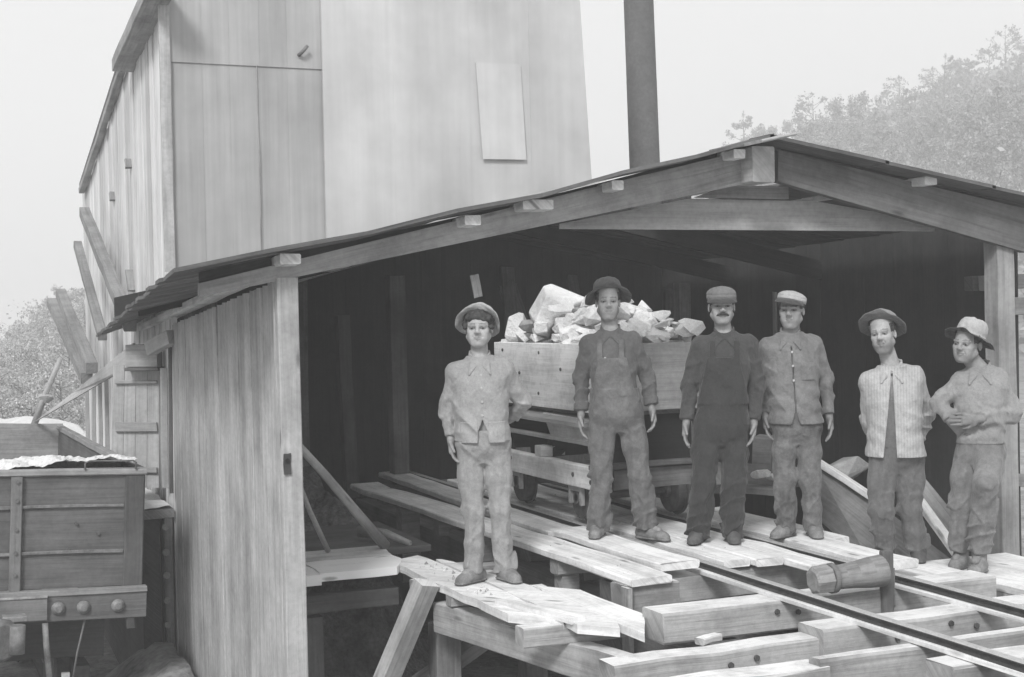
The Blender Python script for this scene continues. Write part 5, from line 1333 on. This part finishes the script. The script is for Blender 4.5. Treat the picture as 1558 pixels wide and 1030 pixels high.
    # ---- boots
    for q in 'LR':
        an, to = J['an' + q], J['to' + q]; b = Field(np.minimum(an, to) - .13, np.maximum(an, to) + .13, .005)
        gz_ = st.get('foot' + q, to[2]) ; d = to - an; d[2] = 0; L = np.linalg.norm(d) + 1e-6; d /= L; full = max(L, .10)
        heel = np.array([an[0], an[1], gz_]) - d * .055; toe = np.array([an[0], an[1], gz_]) + d * max(L, .12)
        U3 = np.array([0, 0, 1.])
        b.cone(an + U3 * .06, an * np.array([1, 1, 0]) + U3 * (gz_ + .06), .05, .046, .02)
        b.cone(heel + U3 * .045, heel + d * .09 + U3 * .05, .040, .043, .02); b.cone(heel + d * .08 + U3 * .055, toe - d * .05 + U3 * .032, .046, .040, .03, flat=.92, fdir=(0, 0, 1)); b.cone(toe - d * .06 + U3 * .032, toe - d * .025 + U3 * .028, .041, .032, .02, flat=.85, fdir=(0, 0, 1))
        b.cone(heel + U3 * .012, toe - d * .03 + U3 * .012, .043, .042, .004, flat=.3, fdir=(0, 0, 1))
        b.add(lambda X, Y, Z: gz_ + .002 - Z + 0 * X + 0 * Y, (heel - .2), (toe + .2), .002, 'and_') if False else None
        v = b.v; zi = b.ax[2]; v[:, :, :] = np.maximum(v, (gz_ + .001 - zi)[None, None, :])
        st_ = st.get('bmat', 'boot')
        P.out(b, 'boot', M[st_], lambda V, gz_=gz_: np.where(V[:, 2] < gz_ + .014, .5, 1.0))
    return dict(Hp=Hp, Rh=Rh, hc=hc, S=S, H=H, hs=hs, T=T2, nb=nb)

def hat(P, info, crown, brim, droop, mat, label_name='hat', off=(0, 0, .055), tilt=(0, 0), rx=.088, ry=.105, dent=0.0, bandmat=None, underdark=None, brimmat=None, dome=.62):
    """felt hat: crown height, brim(angle), droop(angle). angle 0 = front"""
    Hp, Rh, hs = info['Hp'], info['Rh'], info['hs']
    tm = np.array(Matrix.Rotation(R(tilt[0]), 3, 'X') @ Matrix.Rotation(R(tilt[1]), 3, 'Y'))
    nA = 56; mb = MB(); prof = []
    # profile rows: (kind, value)
    rows = [('c', t) for t in (0, .25, .5, .72, .88, .97, 1.0)] + [('r', t) for t in (.04, .3, .65, .95, 1.0)] + [('u', t) for t in (.98, .6, .2, 0.02)] + [('i', .03)]
    for kind, t in rows:
        for a_ in range(nA):
            an = 2 * math.pi * a_ / nA; sx, sy = math.sin(an), -math.cos(an); B, Dp = brim(an), droop(an)
            nz = .003 * math.sin(an * 5 + 1) + .002 * math.sin(an * 9)
            if kind == 'c':
                r_ = math.sin(min(1, t) * math.pi / 2) ** .72 if t < 1 else 1.0; z = crown * (1 - t ** 3.0) ** dome
                z -= dent * math.exp(-(t / .35) ** 2) * crown * (1 if abs(sx) < 2 else 0)
                x, y = rx * r_ * sx * (1 - .06 * (1 - t)), ry * r_ * sy
                z += nz * (1 - t)
            else:
                tt = t if kind != 'i' else 0
                x, y = (rx + B * tt) * sx, (ry + B * tt) * sy; z = -Dp * tt ** 1.4 + nz * tt * 2
                if kind == 'u': z -= .006
                if kind == 'i': x, y, z = rx * .93 * sx, ry * .93 * sy, .03
            p = tm @ np.array((x, y, z)) + np.array(off) + np.array((0, .014, 0))
            mb.v.append(Vector(Hp(*p)))
    for i in range(len(rows) - 1):
        kd = rows[i + 1][0]; tone = 1.0
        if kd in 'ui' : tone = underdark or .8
        for a_ in range(nA):
            b_ = (a_ + 1) % nA; mb.face((i * nA + a_, i * nA + b_, (i + 1) * nA + b_, (i + 1) * nA + a_)[::-1], ((0, 0), (0, 1), (1, 1), (1, 0)), tone, 0 if kd == 'c' or brimmat is None else 1, True)
    o = mb.build(label_name, [mat] + ([brimmat] if brimmat else []), P.e)
    if bandmat is not None:
        mb = MB()
        for z, k in ((.003, 1.02), (.012, 1.035), (.026, 1.02), (.028, .97)):
            for a_ in range(nA):
                an = 2 * math.pi * a_ / nA; p = tm @ np.array((rx * k * math.sin(an), -ry * k * math.cos(an), z)) + np.array(off) + np.array((0, .014, 0)); mb.v.append(Vector(Hp(*p)))
        for i in range(3):
            for a_ in range(nA): b_ = (a_ + 1) % nA; mb.face((i * nA + a_, i * nA + b_, (i + 1) * nA + b_, (i + 1) * nA + a_), ((0, 0),) * 4, 1, 0, True)
        mb.build('hat_band', bandmat, o)
    return o

def cap(P, info, crown, mat, bandmat, visormat, off=(0, 0, .05), tilt=(0, 0), rx=.086, ry=.102, visor=.05, flat=.6, band=.024):
    Hp, Rh = info['Hp'], info['Rh']; tm = np.array(Matrix.Rotation(R(tilt[0]), 3, 'X') @ Matrix.Rotation(R(tilt[1]), 3, 'Y')); nA = 48
    tr = lambda x, y, z: Vector(Hp(*(tm @ np.array((x, y, z)) + np.array(off) + np.array((0, .014, 0)))))
    mb = MB(); rows = [(0, 1), (.3, .975), (.55, .89), (.76, .74), (.91, .53), (1.0, .32), (1.03, .14), (1.01, 0)]
    for r_, z in rows:
        for a_ in range(nA):
            an = 2 * math.pi * a_ / nA; w_ = 1 + .015 * math.sin(an * 7) * (r_ > .5)
            mb.v.append(tr(rx * r_ * w_ * math.sin(an), -ry * r_ * w_ * math.cos(an), band + (crown - band) * z ** (1.0) - .012 * (1 - math.cos(an)) * .5 * z * flat))
    for i in range(len(rows) - 1):
        for a_ in range(nA): b_ = (a_ + 1) % nA; mb.face((i * nA + a_, i * nA + b_, (i + 1) * nA + b_, (i + 1) * nA + a_)[::-1], ((0, 0),) * 4, 1, 0, True)
    o = mb.build('cap', mat, P.e)
    mb = MB()
    for z, k in ((-.004, .98), (-.004, 1.02), (band * .5, 1.035), (band + .002, 1.02), (band + .003, .97)):
        for a_ in range(nA): an = 2 * math.pi * a_ / nA; mb.v.append(tr(rx * k * math.sin(an), -ry * k * math.cos(an), z))
    for i in range(4):
        for a_ in range(nA): b_ = (a_ + 1) % nA; mb.face((i * nA + a_, i * nA + b_, (i + 1) * nA + b_, (i + 1) * nA + a_), ((0, 0),) * 4, 1, 0, True)
    mb.build('cap_band', bandmat, o)
    mb = MB(); n = 17
    for k, (t, dz) in enumerate(((0, .010), (.5, -.006), (1, -.026), (1, -.030), (.5, -.011), (0, .002))):
        for a_ in range(n):
            an = -1.15 + 2.3 * a_ / (n - 1); v_ = visor * max(0, math.cos(an * 1.25)) ** .6 * t
            mb.v.append(tr((rx * 1.02 + v_ * .55) * math.sin(an), -(ry * 1.02 + v_) * math.cos(an), dz * (.5 + .5 * math.cos(an))))
    for i in range(6):
        i2 = (i + 1) % 6
        for a_ in range(n - 1): mb.face((i * n + a_, i * n + a_ + 1, i2 * n + a_ + 1, i2 * n + a_), ((0, 0),) * 4, 1, 0, True)
    mb.build('cap_visor', visormat, o)
    return o

# cloth of each man
for nm, b, d, s_ in [('suit_light', .32, .3, False), ('denim_mid', .135, .75, False), ('denim_mid_shirt', .115, .35, False), ('dark_overall', .042, .4, False), ('dark_shirt', .062, .35, False),
                     ('jacket_grey', .175, .6, False), ('trousers_worn', .14, 1.1, False), ('striped_coat', .40, .2, True), ('coat_trousers', .13, .35, False), ('pale_shirt', .27, .25, False), ('work_trousers', .18, .6, False),
                     ('felt_pale', .50, .25, False), ('felt_grey', .15, .35, False), ('felt_brown', .22, .3, False), ('felt_dark', .07, .3, False), ('cap_dark', .06, .3, False), ('cap_mid', .16, .3, False), ('cap_light', .42, .2, False), ('neckcloth', .16, .5, False), ('felt_white', .40, .2, False)]:
    M[nm] = cloth_mat('cloth_' + nm, b, d, s_)

# 1 young man, pale suit, floppy hat
P1 = Person((740, 886), 8.8, 'man in pale buttoned work suit and floppy pale hat standing on the lower platform')
J = P1.J
j1 = dict(head=J(728, 499, -.02), shL=J(692, 562), shR=J(768, 556), elL=J(681, 617, .04), wrL=J(686, 668, -.0), elR=J(796, 611, .09), wrR=J(778, 636, .20),
          hipL=J(714, 678), hipR=J(756, 678), knL=J(720, 778, -.03), knR=J(760, 776, -.03), anL=J(722, 865, .02), anR=J(770, 866, .02), toL=J(696, 884, -.10), toR=J(789, 887, -.11))
i1 = build_person(P1, j1, dict(yaw=-4, tone=1.06, wx=1.06, lz=.95, curls=True, fringe=.060, hairtop=.12, brow=.4, stubble=.06),
     dict(footL=-.002, footR=.003, seed=1.3, jmat='suit_light', tmat='suit_light', hem=.035, flare=.022, cutaway=(.36, .11), coff=.016, legr=(.088, .066, .066), placket=.0, pockets=[(-.085, .06, .34, .055), (.09, .06, .34, .055)], handL=dict(curl=.7), handR=dict(curl=.6, ln=(-.8, .3, -.3), palm_dir=(0, .8, .3)),
          buttons=[(.95, .008), (.78, .006), (.6, .006), (.42, .004)], ttone=lambda V: np.full(len(V), .92), bmat='boot'))
hat(P1, i1, .085, lambda a: .046 + .010 * math.cos(a * 2) + .006 * math.sin(a * 3), lambda a: .006 + .030 * abs(math.sin(a)) ** 2 - .012 * math.cos(a), M['felt_pale'], off=(0, .030, .050), tilt=(-40, 3), rx=.090, ry=.100, dent=.12, underdark=.95)

# 2 tall man in overalls and slouch hat, astride the left rail
P2 = Person((948, 824), 9.5, 'man in grey overalls and dark slouch hat standing astride the left rail before the cart')
J = P2.J
j2 = dict(head=J(925, 459, -.02), shL=J(894, 520), shR=J(964, 515), elL=J(884, 575, .05), wrL=J(884, 631, -.01), elR=J(984, 570, .05), wrR=J(992, 622, .0),
          hipL=J(918, 632), hipR=J(958, 632), knL=J(915, 722, -.03), knR=J(973, 724, -.03), anL=J(910, 806, .02), anR=J(984, 801, .03), toL=J(903, 822, -.13), toR=J(1017, 816, -.10))
i2 = build_person(P2, j2, dict(yaw=3, tone=.97, wx=1.0, lz=1.03, stubble=.3, brow=.4, fringe=.09), dict(seed=2.7, jmat='denim_mid_shirt', tmat='denim_mid', jname='shirt', hem=.07, coff=.002, wr=.005, toff=.022, twaist=.38, belly=0.0, bib=dict(top=.80, w=.095), legr=(.094, .076, .078), handL=dict(curl=.55), handR=dict(curl=.8), rolled=True, slr=(.066, .054, .045), cuff=.03, hem_drop=.0,
          buttons=[(.80, -.045), (.60, .06)], bmat='boot', footL=.036, footR=.006))
hat(P2, i2, .085, lambda a: .048 + .012 * abs(math.sin(a)), lambda a: -.010 * math.cos(a) + .044 * abs(math.sin(a)) ** 2, M['felt_grey'], off=(0, .016, .056), tilt=(-20, -4), rx=.092, ry=.106, dent=.1)

# 3 man in dark overalls and cap, between the rails
P3 = Person((1088, 832), 9.35, 'moustached man in dark overalls and dark flat cap standing between the rails')
J = P3.J
j3 = dict(head=J(1098, 466, -.02), shL=J(1064, 522), shR=J(1140, 520), elL=J(1049, 585, .04), wrL=J(1044, 643, -.02), elR=J(1152, 586, .04), wrR=J(1147, 643, -.02),
          hipL=J(1078, 650), hipR=J(1118, 650), knL=J(1070, 732, -.03), knR=J(1116, 734, -.03), anL=J(1062, 812, .02), anR=J(1114, 813, .02), toL=J(1052, 829, -.12), toR=J(1119, 830, -.14))
i3 = build_person(P3, j3, dict(yaw=4, tone=.92, wx=1.06, lz=.98, moustache=True, brow=.25, stubble=.22, fringe=.06), dict(footL=.03, footR=.03, seed=4.1, jmat='dark_shirt', tmat='dark_overall', jname='shirt', hem=.07, coff=.002, wr=.005, toff=.022, twaist=.38, belly=0.0, bib=dict(top=.86, w=.105), legr=(.098, .080, .078), handL=dict(curl=.5), handR=dict(curl=.5), bmat='bootdark', slr=(.066, .054, .045)))
cap(P3, i3, .082, M['cap_mid'], M['cap_mid'], M['cap_dark'], off=(0, -.002, .050), tilt=(2, 0), visor=.055)

# 4 man in grey jacket and light cap
P4 = Person((1212, 819), 9.5, 'man in a worn grey jacket, stained trousers and light topped cap beyond the right rail')
J = P4.J
j4 = dict(head=J(1204, 472, -.02), shL=J(1167, 524), shR=J(1238, 520), elL=J(1162, 580, .07), wrL=J(1165, 632, .03), elR=J(1256, 576, .05), wrR=J(1262, 634, -.01),
          hipL=J(1193, 648), hipR=J(1230, 648), knL=J(1194, 730, -.03), knR=J(1232, 732, -.03), anL=J(1196, 803, .02), anR=J(1238, 802, .02), toL=J(1176, 817, -.10), toR=J(1246, 818, -.13))
i4 = build_person(P4, j4, dict(yaw=-10, tone=.84, wx=1.0, lz=1.03, stubble=.25, brow=.4, fringe=.066), dict(footL=.008, footR=.008, seed=5.6, jmat='jacket_grey', tmat='trousers_worn', hem=.02, flare=.03, coff=.018, cutaway=(.22, .05), wr=.009, legr=(.088, .068, .072), handL=dict(curl=.5), handR=dict(curl=.55), placket=.006, pockets=[(.085, .58, .80, .048)], buttons=[(.93, .01), (.76, .008), (.58, .006)], bmat='boot'))
cap(P4, i4, .066, M['cap_light'], M['cap_light'], M['cap_dark'], off=(0, -.004, .054), tilt=(-6, 10), visor=.062, rx=.09, ry=.106)

# 5 man in open striped coat, hands behind
P5 = Person((1370, 856), 9.2, 'man in open pale striped coat and slouch hat with hands behind his back')
J = P5.J
j5 = dict(head=J(1343, 508, -.03), shL=J(1322, 576, .0), shR=J(1392, 568, .0), elL=J(1322, 640, .10), wrL=J(1342, 672, .20), elR=J(1410, 630, .10), wrR=J(1392, 672, .19),
          hipL=J(1343, 694), hipR=J(1384, 692), knL=J(1341, 772, -.05), knR=J(1384, 774, -.03), anL=J(1348, 838, .03), anR=J(1397, 838, .02), toL=J(1338, 853, -.10), toR=J(1400, 855, -.13))
i5 = build_person(P5, j5, dict(yaw=-12, roll=-7, tone=.95, wx=.97, lz=1.05, stubble=.5, brow=.4, fringe=.09), dict(footL=.010, footR=.010, hem_drop=-.02, seed=7.2, jmat='striped_coat', tmat='coat_trousers', hem=-.0, flare=.03, coff=.026, toff=.012, bib=dict(top=.74, w=.11, straps=False), open=(-.038, .006, .046), legr=(.096, .078, .076), handL=dict(curl=.6, palm_dir=(0, 1, 0)), handR=dict(curl=.6, palm_dir=(0, 1, 0)), slr=(.070, .058, .046), bmat='bootdark', vneck=.05))
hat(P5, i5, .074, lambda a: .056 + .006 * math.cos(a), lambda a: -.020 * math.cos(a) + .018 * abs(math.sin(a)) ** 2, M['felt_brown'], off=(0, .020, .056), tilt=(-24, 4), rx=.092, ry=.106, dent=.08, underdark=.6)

# 6 man with folded arm, knee bent, pale crowned hat
P6 = Person((1482, 870), 9.0, 'man in pale shirt with folded arm and pale crowned dark brimmed hat')
J = P6.J
j6 = dict(head=J(1472, 523, -.03), shL=J(1462, 576, .02), shR=J(1520, 572, -.0), elL=J(1429, 612, .05), wrL=J(1447, 642, -.03), elR=J(1541, 630, -.02), wrR=J(1488, 637, -.17),
          hipL=J(1476, 690, .02), hipR=J(1508, 690, -.01), knL=J(1462, 766, .02), knR=J(1500, 738, -.27), anL=J(1462, 842, .08), anR=J(1490, 842, -.10), toL=J(1448, 862, -.02), toR=J(1478, 872, -.24))
i6 = build_person(P6, j6, dict(yaw=-26, roll=6, tone=.80, wx=1.04, lz=.97, stubble=.2, brow=.45, fringe=.07), dict(footL=.008, footR=.008, hem_drop=-.03, seed=8.8, jmat='pale_shirt', tmat='work_trousers', jname='shirt', hem=.07, flare=.01, coff=.014, legr=(.092, .074, .076), handL=dict(curl=.7, ln=(.7, -.1, -.6), palm_dir=(-.4, -1, 0)), handR=dict(curl=.45, ln=(-1, -.1, -.02), palm_dir=(0, -1, .1)), bmat='boot', rolled=False, slr=(.068, .056, .046), twaist=.3))
hat(P6, i6, .108, lambda a: .064 - .012 * math.cos(a), lambda a: .010 + .022 * abs(math.sin(a)) ** 2 - .014 * math.cos(a), M['felt_white'], off=(0, .016, .052), tilt=(-18, 8), rx=.086, ry=.102, brimmat=M['felt_dark'], dome=.8)
